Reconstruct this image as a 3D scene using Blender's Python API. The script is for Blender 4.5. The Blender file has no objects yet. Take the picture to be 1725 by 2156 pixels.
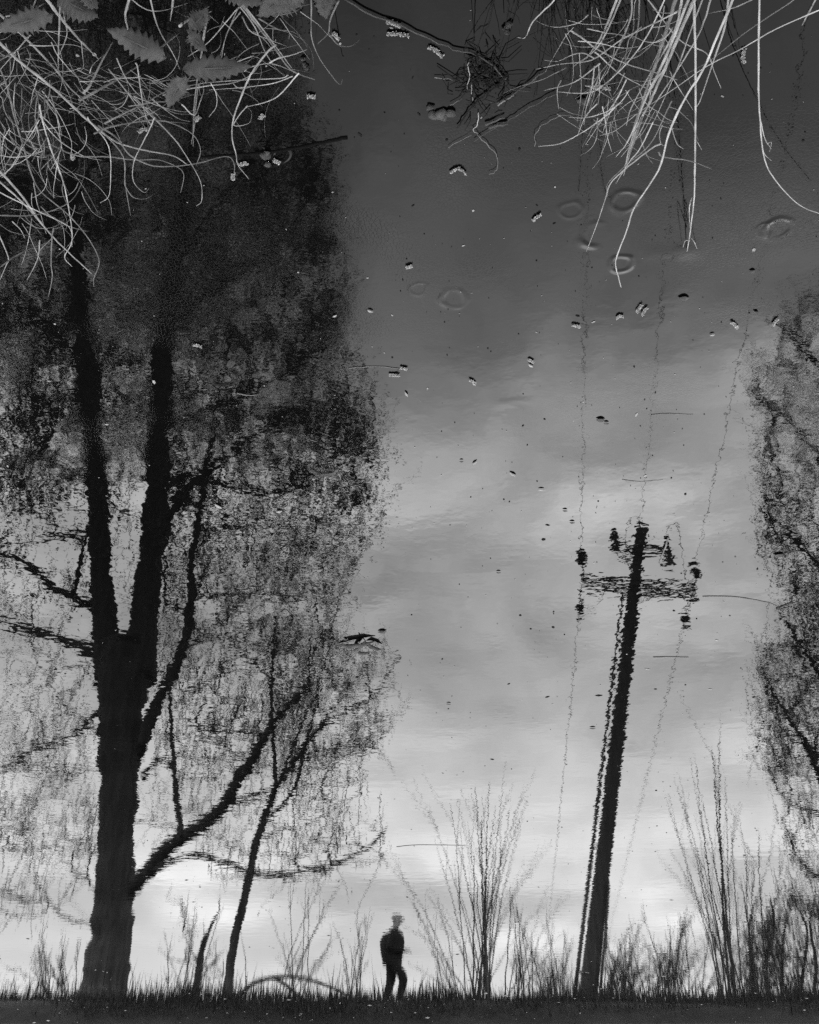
import bpy, bmesh, math, random
import numpy as np
from mathutils import Vector, Matrix
R = math.radians
rnd = random.Random(11)
nrng = np.random.default_rng(11)

# ------------------------------------------------------------------ camera
# A pond photographed from its bank with the camera held upside down, so that
# the mirror image in the water stands upright.
CAM_H, PITCH, FL = 1.65, R(31.8), 2096.0          # height above water, downward pitch, focal length in px of a 1725x2156 frame
PW, PH = 1725.0, 2156.0
scn = bpy.context.scene
col = scn.collection
cam_d = bpy.data.cameras.new('camera')
cam_d.sensor_fit = 'VERTICAL'; cam_d.sensor_height = 36.0
cam_d.lens = 36.0 * FL / PH
cam_d.clip_start = 0.05; cam_d.clip_end = 6000
cam = bpy.data.objects.new('camera', cam_d); col.objects.link(cam)
cS, sS = math.cos(PITCH), math.sin(PITCH)
right, up, back = Vector((-1, 0, 0)), Vector((0, -sS, -cS)), Vector((0, -cS, sS))
M4 = Matrix.Identity(4)
for i in range(3):
    M4[i][0], M4[i][1], M4[i][2] = right[i], up[i], back[i]
M4.translation = (0, 0, CAM_H)
cam.matrix_world = M4
scn.camera = cam

# ------------------------------------------------------------------ world
SUN_EL, SUN_AZ = R(46), R(66)                      # azimuth measured from +Y towards +X
world = bpy.data.worlds.new('World'); scn.world = world; world.use_nodes = True
nt = world.node_tree; nt.nodes.clear()
def wn(t, **k):
    n = nt.nodes.new(t)
    for a, b in k.items(): setattr(n, a, b)
    return n
def wm(op, a, b=None, c=None):
    n = wn('ShaderNodeMath', operation=op)
    for i, v in enumerate((a, b, c)):
        if v is None: continue
        if isinstance(v, (int, float)): n.inputs[i].default_value = v
        else: nt.links.new(v, n.inputs[i])
    return n.outputs[0]
sky = wn('ShaderNodeTexSky'); sky.sky_type = 'NISHITA'; sky.sun_disc = False
sky.sun_elevation = SUN_EL; sky.sun_rotation = SUN_AZ
sky.air_density = 1.0; sky.dust_density = 1.5
bw = wn('ShaderNodeRGBToBW'); nt.links.new(sky.outputs[0], bw.inputs[0])
tc = wn('ShaderNodeTexCoord'); sx = wn('ShaderNodeSeparateXYZ'); nt.links.new(tc.outputs['Generated'], sx.inputs[0])
X, Y, Z = sx.outputs
zc = wm('MAXIMUM', Z, 0.0)
# cloud-deck coordinates: project the direction on a high horizontal layer
zz = wm('ADD', zc, 0.22)
cx = wn('ShaderNodeCombineXYZ')
nt.links.new(wm('DIVIDE', X, zz), cx.inputs[0]); nt.links.new(wm('DIVIDE', Y, zz), cx.inputs[1])
def noise(sc, det=5, rough=.5, off=(0, 0, 0), dist=0.0):
    mp = wn('ShaderNodeMapping'); mp.inputs['Location'].default_value = off
    nt.links.new(cx.outputs[0], mp.inputs[0])
    n = wn('ShaderNodeTexNoise'); n.inputs['Scale'].default_value = sc; n.inputs['Detail'].default_value = det
    n.inputs['Roughness'].default_value = rough; n.inputs['Distortion'].default_value = dist
    nt.links.new(mp.outputs[0], n.inputs['Vector'])
    return n.outputs[0]
nA, nB, nC = noise(1.3, 4, .5, (3.1, .4, 0)), noise(4.2, 5, .55, (7.7, 2.2, 1)), noise(3.4, 6, .6, (1.9, 6.4, 2), .5)
# thick bright cloud low in the sky, thinning out towards the zenith where the darker blue shows
warp = wm('ADD', wm('MULTIPLY', wm('SUBTRACT', nA, .5), .22), wm('MULTIPLY', wm('SUBTRACT', nB, .5), .15))
zw = wm('ADD', zc, warp)
ramp = wn('ShaderNodeValToRGB'); cr = ramp.color_ramp; cr.interpolation = 'EASE'
pts = [(0.0, .14), (.14, .19), (.24, .40), (.30, .46), (.37, .44), (.46, .74), (.54, 1.18), (.585, 1.12), (.68, .50), (.79, .24), (.92, .17)]
while len(cr.elements) < len(pts): cr.elements.new(.5)
for e, (p, v) in zip(cr.elements, pts):
    e.position = p; e.color = (v * .7, v * .7, v * .7, 1)
nt.links.new(zw, ramp.inputs[0])
amp_ = wm('MINIMUM', wm('MULTIPLY_ADD', zc, 4.5, .2), 2.0)
tex = wm('ADD', wm('MULTIPLY', wm('SUBTRACT', nC, .5), amp_), 1.06)      # light and dark cloud bellies
cloud = wm('MULTIPLY', wm('MULTIPLY', ramp.outputs[0], tex), 49.0)
sumc = wm('ADD', cloud, wm('MULTIPLY', bw.outputs[0], .25))
comb = wn('ShaderNodeCombineColor')
for i in range(3): nt.links.new(sumc, comb.inputs[i])
bg = wn('ShaderNodeBackground'); bg.inputs[1].default_value = 0.09
nt.links.new(comb.outputs[0], bg.inputs[0])
wo = wn('ShaderNodeOutputWorld'); nt.links.new(bg.outputs[0], wo.inputs[0])

# ------------------------------------------------------------------ sun
sd = bpy.data.lights.new('sun', 'SUN'); sd.energy = 0.8; sd.angle = R(3); sd.color = (1, 1, 1)
sun = bpy.data.objects.new('sun', sd); col.objects.link(sun)
sdir = Vector((math.sin(SUN_AZ) * math.cos(SUN_EL), math.cos(SUN_AZ) * math.cos(SUN_EL), math.sin(SUN_EL)))
sun.rotation_euler = sdir.to_track_quat('Z', 'Y').to_euler(); sun.location = (30, 10, 40)
vs = scn.view_settings
vs.view_transform = 'Standard'; vs.look = 'None'; vs.gamma = 1.0; vs.exposure = 1.0; vs.use_curve_mapping = False
scn.cycles.max_bounces = 3; scn.cycles.diffuse_bounces = 1; scn.cycles.glossy_bounces = 2; scn.cycles.use_denoising = False; scn.cycles.use_adaptive_sampling = True; scn.cycles.adaptive_threshold = .02
scn.cycles.transparent_max_bounces = 4

# ------------------------------------------------------------------ pixel helpers
def ray(px, py):
    a, b = (px - PW / 2) / FL, (PH / 2 - py) / FL
    return Vector((-a, cS - b * sS, -(sS + b * cS)))
def P(px, py, Y):                                   # point on the far bank whose mirror image falls on that pixel, at ground distance Y
    d = ray(px, py); t = Y / d.y
    return Vector((d.x * t, Y, -d.z * t - CAM_H))
def PZ(px, py, Zh):                                 # the same for a given height
    d = ray(px, py); t = (Zh + CAM_H) / -d.z
    return Vector((d.x * t, d.y * t, Zh))
def N(px, py, z):                                   # directly seen point at height z above the water
    d = ray(px, py); t = (z - CAM_H) / d.z
    return Vector((d.x * t, d.y * t, z))
def W(px, py, z=0.0): return N(px, py, z)
def dist(p): return (Vector(p) - Vector((0, 0, CAM_H))).length

# ------------------------------------------------------------------ materials (the photograph is monochrome)
def mat(name, v, rough=.8, var=0.0, scale=20.0, bump=0.0, stretch=(1, 1, 1), spec=.3):
    m = bpy.data.materials.new(name); m.use_nodes = True
    t = m.node_tree; b = t.nodes['Principled BSDF']
    b.inputs['Roughness'].default_value = rough; b.inputs['Specular IOR Level'].default_value = spec
    b.inputs['Base Color'].default_value = (v, v, v, 1)
    if var or bump:
        c = t.nodes.new('ShaderNodeTexCoord'); mp = t.nodes.new('ShaderNodeMapping'); mp.inputs['Scale'].default_value = stretch
        n = t.nodes.new('ShaderNodeTexNoise'); n.inputs['Scale'].default_value = scale; n.inputs['Detail'].default_value = 6
        t.links.new(c.outputs['Object'], mp.inputs[0]); t.links.new(mp.outputs[0], n.inputs['Vector'])
        if var:
            r = t.nodes.new('ShaderNodeValToRGB')
            lo, hi = max(v * (1 - var), 0), v * (1 + var)
            r.color_ramp.elements[0].position = .3; r.color_ramp.elements[1].position = .7
            r.color_ramp.elements[0].color = (lo, lo, lo, 1); r.color_ramp.elements[1].color = (hi, hi, hi, 1)
            t.links.new(n.outputs[0], r.inputs[0]); t.links.new(r.outputs[0], b.inputs['Base Color'])
        if bump:
            bp = t.nodes.new('ShaderNodeBump'); bp.inputs['Strength'].default_value = .8; bp.inputs['Distance'].default_value = bump
            t.links.new(n.outputs[0], bp.inputs['Height']); t.links.new(bp.outputs[0], b.inputs['Normal'])
    return m
MAT = dict(
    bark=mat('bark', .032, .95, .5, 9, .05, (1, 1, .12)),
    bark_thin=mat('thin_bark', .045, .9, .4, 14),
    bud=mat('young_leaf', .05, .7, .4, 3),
    pole=mat('weathered_pole_wood', .03, .9, .4, 12, .01, (1, 1, .08)),
    metal=mat('dark_metal', .035, .5, .2, 8),
    ceramic=mat('dark_ceramic', .025, .3),
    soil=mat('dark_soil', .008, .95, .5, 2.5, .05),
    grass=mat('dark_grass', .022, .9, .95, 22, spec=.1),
    straw=mat('dry_straw', .135, .75, .45, 28),
    straw2=mat('bleached_straw', .19, .7, .4, 28),
    straw3=mat('grey_straw', .07, .85, .5, 28),
    twig=mat('wet_dark_twig', .008, .9, .4, 40, spec=.05),
    leaf=mat('nettle_leaf', .021, .75, .35, 35, .001),
    leafstem=mat('leaf_stem', .003, .9, spec=.03),
    catkin=mat('catkin_scale', .24, .8, .45, 160),
    catkin_d=mat('catkin_core', .05, .8, .4, 120),
    drift=mat('driftwood', .02, .7, .5, 40, .002),
    wetleaf=mat('rotting_leaf', .028, .7, .6, 50, .002, spec=.2),
    pale=mat('pale_petal', .16, .7, .3, 80),
    cloth=mat('black_cloth', .006, .95), skin=mat('skin', .30, .6), cap=mat('pale_cap', .42, .9), shoe=mat('dark_shoe', .01, .8),
)

# ------------------------------------------------------------------ mesh helpers
class MB:
    def __init__(s): s.v = []; s.f = []
    def tube(s, pts, rad, k=5, cap=True):
        pts = [Vector(p) for p in pts]; n = len(pts)
        if n < 2: return
        if not hasattr(rad, '__len__'): rad = [rad] * n
        d = (pts[-1] - pts[0])
        ref = Vector((0, 0, 1)) if abs(d.z) < .8 * d.length else Vector((0, 1, 0))
        b0 = len(s.v)
        for i in range(n):
            t = (pts[min(i + 1, n - 1)] - pts[max(i - 1, 0)])
            if t.length < 1e-9: t = Vector((0, 0, 1))
            t.normalize()
            u = t.cross(ref)
            if u.length < 1e-4: u = t.cross(Vector((1, 0, 0)))
            u.normalize(); w = u.cross(t)
            for j in range(k):
                a = 2 * math.pi * j / k
                s.v.append(pts[i] + (u * math.cos(a) + w * math.sin(a)) * rad[i])
        for i in range(n - 1):
            for j in range(k):
                a, b = b0 + i * k + j, b0 + i * k + (j + 1) % k
                s.f.append((a, b, b + k, a + k))
        if cap:
            s.f.append(tuple(b0 + j for j in reversed(range(k))))
            s.f.append(tuple(b0 + (n - 1) * k + j for j in range(k)))
    def box(s, c, sz, M=None):
        b0 = len(s.v); c = Vector(c)
        for q in range(8):
            p = Vector(((q & 1) - .5, ((q >> 1) & 1) - .5, ((q >> 2) & 1) - .5))
            p = Vector((p.x * sz[0], p.y * sz[1], p.z * sz[2]))
            s.v.append(c + ((M @ p) if M else p))
        for f in ((0, 2, 3, 1), (4, 5, 7, 6), (0, 1, 5, 4), (2, 6, 7, 3), (0, 4, 6, 2), (1, 3, 7, 5)):
            s.f.append(tuple(b0 + i for i in f))
    def lathe(s, base, axis, prof, k=10):
        axis = Vector(axis).normalized()
        s.tube([Vector(base) + axis * h for h, r in prof], [max(r, .0005) for h, r in prof], k)
    def build(s, name, m, parent=None, smooth=True):
        me = bpy.data.meshes.new(name)
        me.from_pydata([tuple(p) for p in s.v], [], s.f)
        me.materials.append(m)
        if smooth: me.polygons.foreach_set('use_smooth', [True] * len(me.polygons))
        me.update()
        o = bpy.data.objects.new(name, me); col.objects.link(o)
        if parent:
            o.parent = parent
            o.matrix_parent_inverse = Matrix.Translation(-Vector(parent.location))
        return o
def tag(o, label=None, cat=None, group=None, kind=None):
    if label: o['label'] = label
    if cat: o['category'] = cat
    if group: o['group'] = group
    if kind: o['kind'] = kind
    return o
def thing(name, loc, label, cat, group=None):
    o = bpy.data.objects.new(name, None); col.objects.link(o); o.location = loc
    o.empty_display_size = .2
    return tag(o, label, cat, group)
def smooth_line(pts, n=6):
    pts = [Vector(p) for p in pts]
    if len(pts) < 3: 
        return [pts[0].lerp(pts[-1], i / 4) for i in range(5)]
    out = []
    q = [pts[0] * 2 - pts[1]] + pts + [pts[-1] * 2 - pts[-2]]
    for i in range(1, len(q) - 2):
        a, b, c, d = q[i - 1:i + 3]
        for j in range(n):
            t = j / n
            out.append(.5 * ((2 * b) + (c - a) * t + (2 * a - 5 * b + 4 * c - d) * t * t + (3 * b - a - 3 * c + d) * t ** 3))
    out.append(pts[-1])
    return out
def leaf_quad(mb, p, sz, rng):
    d = Vector((rng.gauss(0, 1), rng.gauss(0, 1), rng.gauss(0, 1))).normalized()
    e = d.cross(Vector((rng.gauss(0, 1), rng.gauss(0, 1), rng.gauss(0, 1)))).normalized()
    b0 = len(mb.v)
    mb.v += [p, p + d * sz * .5 + e * sz * .33, p + d * sz, p + d * sz * .5 - e * sz * .33]
    mb.f.append((b0, b0 + 1, b0 + 2, b0 + 3))

# ------------------------------------------------------------------ setting: ground, water
BANK0, BANK1 = 0.78, 20.6                           # waterlines of the near and far bank
def ground():
    ys = [-900, -60, -10, -2, .2, .45, .62, .74, .84, 1.3, 3, 10, 18, 19.8, 20.45, 20.6, 20.85, 21.2, 22, 24, 28, 40, 80, 300, 1200, 4000]
    zs = [.6, .5, .42, .38, .35, .34, .30, .08, -.12, -.5, -.9, -1.2, -.8, -.35, -.06, .02, .26, .42, .50, .52, .55, .6, .8, 1.2, 1.5, 1.5]
    xs = [-3000, -600, -120] + [i * 1.0 for i in range(-40, 41)] + [120, 600, 3000]
    v, f = [], []
    for j, (y, z) in enumerate(zip(ys, zs)):
        for x in xs:
            near = abs(x) <= 40
            dz = (math.sin(x * .7 + y) * .03 + math.sin(x * 1.9 + j * 2) * .025) if near and y > 20.7 and y < 60 else 0
            dy = (math.sin(x * .45 + 1) * .10 + math.sin(x * 1.3) * .05) if near and 20.3 < y < 21.5 else 0
            v.append((x, y + dy, z + dz))
    w = len(xs)
    for j in range(len(ys) - 1):
        for i in range(w - 1):
            a = j * w + i; f.append((a, a + 1, a + w + 1, a + w))
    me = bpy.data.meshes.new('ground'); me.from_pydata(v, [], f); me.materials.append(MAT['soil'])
    me.polygons.foreach_set('use_smooth', [True] * len(me.polygons))
    o = bpy.data.objects.new('ground', me); col.objects.link(o)
    return tag(o, 'dark soil banks around the pond and the flat land behind them', kind='structure')
ground()

def water_material():
    m = bpy.data.materials.new('still_pond_water'); m.use_nodes = True
    t = m.node_tree; b = t.nodes['Principled BSDF']
    b.inputs['Base Color'].default_value = (.0012, .0012, .0012, 1)
    b.inputs['Roughness'].default_value = .012
    b.inputs['IOR'].default_value = 1.333
    L = t.links.new
    def mk(ty, **k):
        n = t.nodes.new(ty)
        for a, c in k.items(): setattr(n, a, c)
        return n
    def mm(op, a, c=None, d=None):
        n = mk('ShaderNodeMath', operation=op)
        for i, v in enumerate((a, c, d)):
            if v is None: continue
            if isinstance(v, (int, float)): n.inputs[i].default_value = v
            else: L(v, n.inputs[i])
        return n.outputs[0]
    geo = mk('ShaderNodeNewGeometry'); pos = geo.outputs['Position']
    def nz(sc, det=2, rough=.5, off=(0, 0, 0), stretch=(1, 1, 1), dist=0):
        mp = mk('ShaderNodeMapping'); mp.inputs['Location'].default_value = off; mp.inputs['Scale'].default_value = stretch
        L(pos, mp.inputs[0])
        n = mk('ShaderNodeTexNoise'); n.inputs['Scale'].default_value = sc; n.inputs['Detail'].default_value = det
        n.inputs['Roughness'].default_value = rough; n.inputs['Distortion'].default_value = dist
        L(mp.outputs[0], n.inputs['Vector']); return n.outputs[0]
    def ss(x, lo, hi):
        n = mk('ShaderNodeMapRange', interpolation_type='SMOOTHSTEP'); n.inputs[1].default_value = lo; n.inputs[2].default_value = hi
        L(x, n.inputs[0]); return n.outputs[0]
    # breeze patches: some water lies calm, some is finely wrinkled
    breeze = ss(nz(.55, 1, .5, (4, 1, 0), (1, .55, 1)), .38, .62)
    film = ss(nz(1.7, 2, .6, (9, 3, 0)), .45, .62)
    h1 = mm('MULTIPLY', nz(6.5, 2, .5, (0, 0, 0), (1, 1.25, 1)), WAVE * .0032)
    h2 = mm('MULTIPLY', nz(40, 1, .5, (2, 5, 0)), mm('MULTIPLY_ADD', breeze, WAVE * .00028, WAVE * .00034))
    sp_ = mk('ShaderNodeSeparateXYZ'); L(pos, sp_.inputs[0])
    nearw = mm('SUBTRACT', 1.0, ss(sp_.outputs[1], 1.5, 2.6))            # the pollen skin gathers along the near bank
    h3 = mm('MULTIPLY', nz(66, 2, .5, (5, 2, 0), (1, 1.6, 1)), mm('MULTIPLY', mm('MULTIPLY_ADD', nearw, 1.7, .42), mm('MULTIPLY_ADD', breeze, WAVE * .00010, WAVE * .00009)))
    # skin of pollen: tiny cells with raised rims
    vo = mk('ShaderNodeTexVoronoi', feature='DISTANCE_TO_EDGE'); vo.inputs['Scale'].default_value = 130; L(pos, vo.inputs['Vector'])
    h4 = mm('MULTIPLY', mm('MULTIPLY', ss(vo.outputs[0], 0, .12), mm('MULTIPLY', film, nearw)), WAVE * .0003)
    h = mm('ADD', mm('ADD', h1, h2), mm('ADD', h3, h4))
    # rings and humps in the surface film
    wc = mk('ShaderNodeTexNoise'); wc.inputs['Scale'].default_value = 14; wc.inputs['Detail'].default_value = 1; L(pos, wc.inputs['Vector'])
    wa_ = mk('ShaderNodeVectorMath', operation='MULTIPLY_ADD'); L(wc.outputs['Color'], wa_.inputs[0]); wa_.inputs[1].default_value = (.028, .028, 0); wa_.inputs[2].default_value = (-.014, -.014, 0)
    wp_ = mk('ShaderNodeVectorMath', operation='ADD'); L(pos, wp_.inputs[0]); L(wa_.outputs[0], wp_.inputs[1]); wpos = wp_.outputs[0]
    arcn = ss(nz(7, 2, .5, (1, 8, 0)), .36, .56)
    for (px, py, rpx, amp) in RINGS:
        c = W(px, py); rr = rpx * dist(c) / FL
        vm = mk('ShaderNodeVectorMath', operation='DISTANCE'); L(wpos, vm.inputs[0]); vm.inputs[1].default_value = c
        q = mm('DIVIDE', mm('SUBTRACT', vm.outputs['Value'], rr), rr * .25)
        g = mm('POWER', 2.718, mm('MULTIPLY', mm('MULTIPLY', q, q), -1.0))
        h = mm('ADD', h, mm('MULTIPLY', mm('MULTIPLY', g, amp * rr * .03), mm('MULTIPLY_ADD', arcn, .95, .05)))
    for (px, py, wpx, hpx, amp) in HUMPS:
        c = W(px, py); sxm = wpx * dist(c) / FL; sym = hpx * dist(c) / FL * 1.4
        vm = mk('ShaderNodeVectorMath', operation='SUBTRACT'); L(wpos, vm.inputs[0]); vm.inputs[1].default_value = c
        vd = mk('ShaderNodeVectorMath', operation='DIVIDE'); L(vm.outputs[0], vd.inputs[0]); vd.inputs[1].default_value = (sxm, sym, 1)
        vl = mk('ShaderNodeVectorMath', operation='LENGTH'); L(vd.outputs[0], vl.inputs[0])
        g = mm('POWER', 2.718, mm('MULTIPLY', mm('MULTIPLY', vl.outputs['Value'], vl.outputs['Value']), -1.0))
        h = mm('ADD', h, mm('MULTIPLY', g, amp))
    bp = mk('ShaderNodeBump'); bp.inputs['Strength'].default_value = 1.0; bp.inputs['Distance'].default_value = 1.0
    L(h, bp.inputs['Height']); L(bp.outputs[0], b.inputs['Normal'])
    return m
WAVE = 0.14
RINGS = [(1641, 482, 27, 1.0), (1609, 486, 19, .4), (1309, 553, 22, 1.0), (1252, 497, 28, 1.2), (1316, 424, 27, .8), (955, 628, 26, .8), (1202, 440, 21, .45),
         (885, 608, 18, .35), (1276, 655, 22, .35), (300, 465, 24, .6), (592, 330, 14, .7), (545, 322, 14, .6), (470, 795, 26, .5), (680, 985, 24, .5)]
HUMPS = [(1445, 532, 30, 16, .0007), (1385, 534, 30, 12, .0004), (1080, 850, 40, 12, .0003)]
def water():
    v = [(-160, .70, 0), (160, .70, 0), (160, 20.95, 0), (-160, 20.95, 0)]
    me = bpy.data.meshes.new('water'); me.from_pydata(v, [], [(0, 1, 2, 3)]); me.materials.append(water_material())
    o = bpy.data.objects.new('water', me); col.objects.link(o)
    return tag(o, 'still dark pond mirroring trees, a pole and a cloudy sky', kind='structure')
water()

# ------------------------------------------------------------------ trees
class Tree:
    """limbs traced as polylines, then twigs grown to target points in the crown volume"""
    def __init__(s, name, base, label, group=None, seed=1):
        s.root = thing(name, base, label, 'tree', group); s.rng = random.Random(seed); s.np = np.random.default_rng(seed)
        s.nodes = []; s.par = []; s.fixed = []
        s.paths = []
    def limb(s, name, pts, rads, k=9, knots=.0, join=True):
        line = smooth_line(pts, 6)
        rr = np.interp(np.linspace(0, 1, len(line)), np.linspace(0, 1, len(rads)), rads)
        if knots:
            line = [p + Vector((s.rng.gauss(0, 1), s.rng.gauss(0, 1), s.rng.gauss(0, .6))) * knots * r if 0 < i < len(line) - 1 else p for i, (p, r) in enumerate(zip(line, rr))]
            rr = [r * (1 + s.rng.gauss(0, .05)) for r in rr]
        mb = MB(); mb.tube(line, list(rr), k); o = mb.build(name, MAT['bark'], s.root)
        if join:
            for i, p in enumerate(line[len(line) // 5 if name == 'trunk' else 1:]):
                s.nodes.append(tuple(p)); s.par.append(-1); s.fixed.append(True)
        return o
    def grow(s, targets, upbias=.5, wob=.10, rmin=.006, maxlen=7.0):
        T = np.array([tuple(t) for t in targets])
        arr = np.array(s.nodes)
        d0 = np.array([np.min(np.sum((arr - t) ** 2, 1)) for t in T])
        T = T[np.argsort(d0)]
        buf = np.zeros((len(arr) + len(T) * 5, 3)); n = len(arr); buf[:n] = arr
        for t in T:
            df = buf[:n] - t; dd = df[:, 0] ** 2 + df[:, 1] ** 2 + 2.6 * df[:, 2] ** 2 + np.where(df[:, 2] > 0, 1.0, 0)
            i = int(np.argmin(dd)); a = Vector(buf[i]); b = Vector(t); L = (b - a).length
            if L > maxlen or L < .05: continue
            m = 4 if L > .8 else 3
            c = a.lerp(b, .5) + Vector((s.rng.gauss(0, wob), s.rng.gauss(0, wob), s.rng.gauss(0, wob) - upbias * .25)) * L
            idx = [i]; prev = i
            for j in range(1, m + 1):
                u = j / m
                p = a * (1 - u) ** 2 + c * 2 * u * (1 - u) + b * u * u
                if j < m: p += Vector((s.rng.gauss(0, .02), s.rng.gauss(0, .02), s.rng.gauss(0, .02))) * L
                buf[n] = p; s.nodes.append(tuple(p)); s.par.append(prev); s.fixed.append(False); prev = n; idx.append(n); n += 1
            s.paths.append(idx)
        return s
    def finish(s, buds=2.0, budsize=(.04, .09), rmin=.008, k=4, budz=None, shoots=0, shoot_len=(.3, 1.0), shoot_w=None):
        cnt = np.zeros(len(s.nodes))
        for idx in s.paths: cnt[idx[-1]] += 1
        for i in range(len(s.nodes) - 1, -1, -1):
            if s.par[i] >= 0: cnt[s.par[i]] += cnt[i]
        V = [Vector(p) for p in s.nodes]
        tw, bd = MB(), MB()
        for idx in s.paths:
            rr = [rmin * max(cnt[j], .5) ** .38 for j in idx]; rr[0] = min(rr[0], rr[1] * 1.25); rr[-1] = min(rr[-1], rr[-2])
            tw.tube([V[j] for j in idx], rr, k if rr[0] < .03 else 6, cap=False)
            L = (V[idx[0]] - V[idx[-1]]).length
            f = budz(V[idx[-1]]) if budz else 1.0
            nb = buds * L * f
            nb = int(nb) + (s.rng.random() < nb - int(nb))
            for _ in range(nb):
                q = s.rng.randrange(len(idx) - 1); p = V[idx[q]].lerp(V[idx[q + 1]], s.rng.random())
                jt = .05 + .05 * min(f, 4); p = p + Vector((s.rng.gauss(0, jt), s.rng.gauss(0, jt), s.rng.gauss(0, jt)))
                leaf_quad(bd, p, s.rng.uniform(*budsize) * (f ** .35), s.rng)
        cand = [i for i in range(len(V)) if not s.fixed[i]]
        for _ in range(shoots):
            i = s.rng.choice(cand); p = V[i].copy(); L = s.rng.uniform(*shoot_len)
            if shoot_w and s.rng.random() > shoot_w(p): continue
            sg = 1 if s.rng.random() < .86 else -1
            d = Vector((s.rng.gauss(0, .6), s.rng.gauss(0, .6), sg)).normalized(); pts = [p]
            for j in range(4):
                p = p + d * L / 4; d = (d + Vector((s.rng.gauss(0, .12), s.rng.gauss(0, .12), .1 * sg))).normalized(); pts.append(p)
            tw.tube(pts, [rmin * 1.1, rmin, rmin * .9, rmin * .8, rmin * .6], 3, cap=False)
            for q in pts[1:]:
                for _b in range(2):
                    if s.rng.random() < .75: leaf_quad(bd, q + Vector((s.rng.gauss(0, .04), s.rng.gauss(0, .04), s.rng.gauss(0, .1))), s.rng.uniform(*budsize) * .8, s.rng)
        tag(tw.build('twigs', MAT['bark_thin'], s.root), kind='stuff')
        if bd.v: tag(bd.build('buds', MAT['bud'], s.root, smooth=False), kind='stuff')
        print(s.root.name, 'tw', len(tw.f), 'buds', len(bd.f))
        return s.root
def rpx(px, p):                                     # radius in metres of something px wide in the picture at mirrored point p
    d = Vector((p[0], p[1], p[2] + CAM_H)); dep = d.y * cS + d.z * sS
    return .5 * px * dep / FL
def trace(pix, Y, wid):
    """pix: (x, y) list, Y: distance or (start, end), wid: widths in picture px"""
    ys = (Y, Y) if not isinstance(Y, tuple) else Y
    n = len(pix); pts = [P(x, y, ys[0] + (ys[1] - ys[0]) * i / (n - 1)) for i, (x, y) in enumerate(pix)]
    w = np.interp(np.linspace(0, 1, n), np.linspace(0, 1, len(wid)), wid)
    return pts, [rpx(a, p) for a, p in zip(w, pts)]
def targets(rng, n, x0, x1, y0, y1, Y0, Y1, xmin=None, xmax=None):
    out = []
    while len(out) < n:
        x, y = rng.uniform(x0, x1), rng.uniform(y0, y1)
        if xmax and x > np.interp(y, *xmax) - abs(rng.gauss(0, 46)) + 26: continue
        if xmin and x < np.interp(y, *xmin) + abs(rng.gauss(0, 40)) - 22: continue
        out.append(P(x, y, rng.uniform(Y0, Y1)))
    return out

# --- the big forked tree
TY = 22.0
T = Tree('forked_tree', P(215, 2126, TY), 'huge bare forked tree with a thick leaning trunk, mirrored on the left of the pond', seed=5)
p, r = trace([(206, 2134), (216, 2090), (230, 2010), (240, 1900), (246, 1780), (250, 1650), (254, 1520), (262, 1400), (266, 1350)], TY, [122, 106, 90, 83, 76, 82, 92, 110, 112])
T.limb('trunk', p, r, 16, .03)
p, r = trace([(228, 1440), (222, 1330), (214, 1200), (207, 1060), (196, 930), (187, 800), (172, 680), (160, 540), (150, 380), (150, 200)], (TY, TY - 1.5), [66, 52, 46, 44, 42, 42, 40, 34, 28, 16])
T.limb('leader', p, r, 12, .04)
p, r = trace([(292, 1430), (300, 1340), (312, 1230), (326, 1100), (332, 980), (338, 850), (346, 720), (362, 600), (384, 440), (410, 280), (430, 100)], (TY, TY - 1), [78, 62, 56, 54, 50, 48, 46, 40, 30, 20, 10])
T.limb('leader', p, r, 12, .04)
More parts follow.
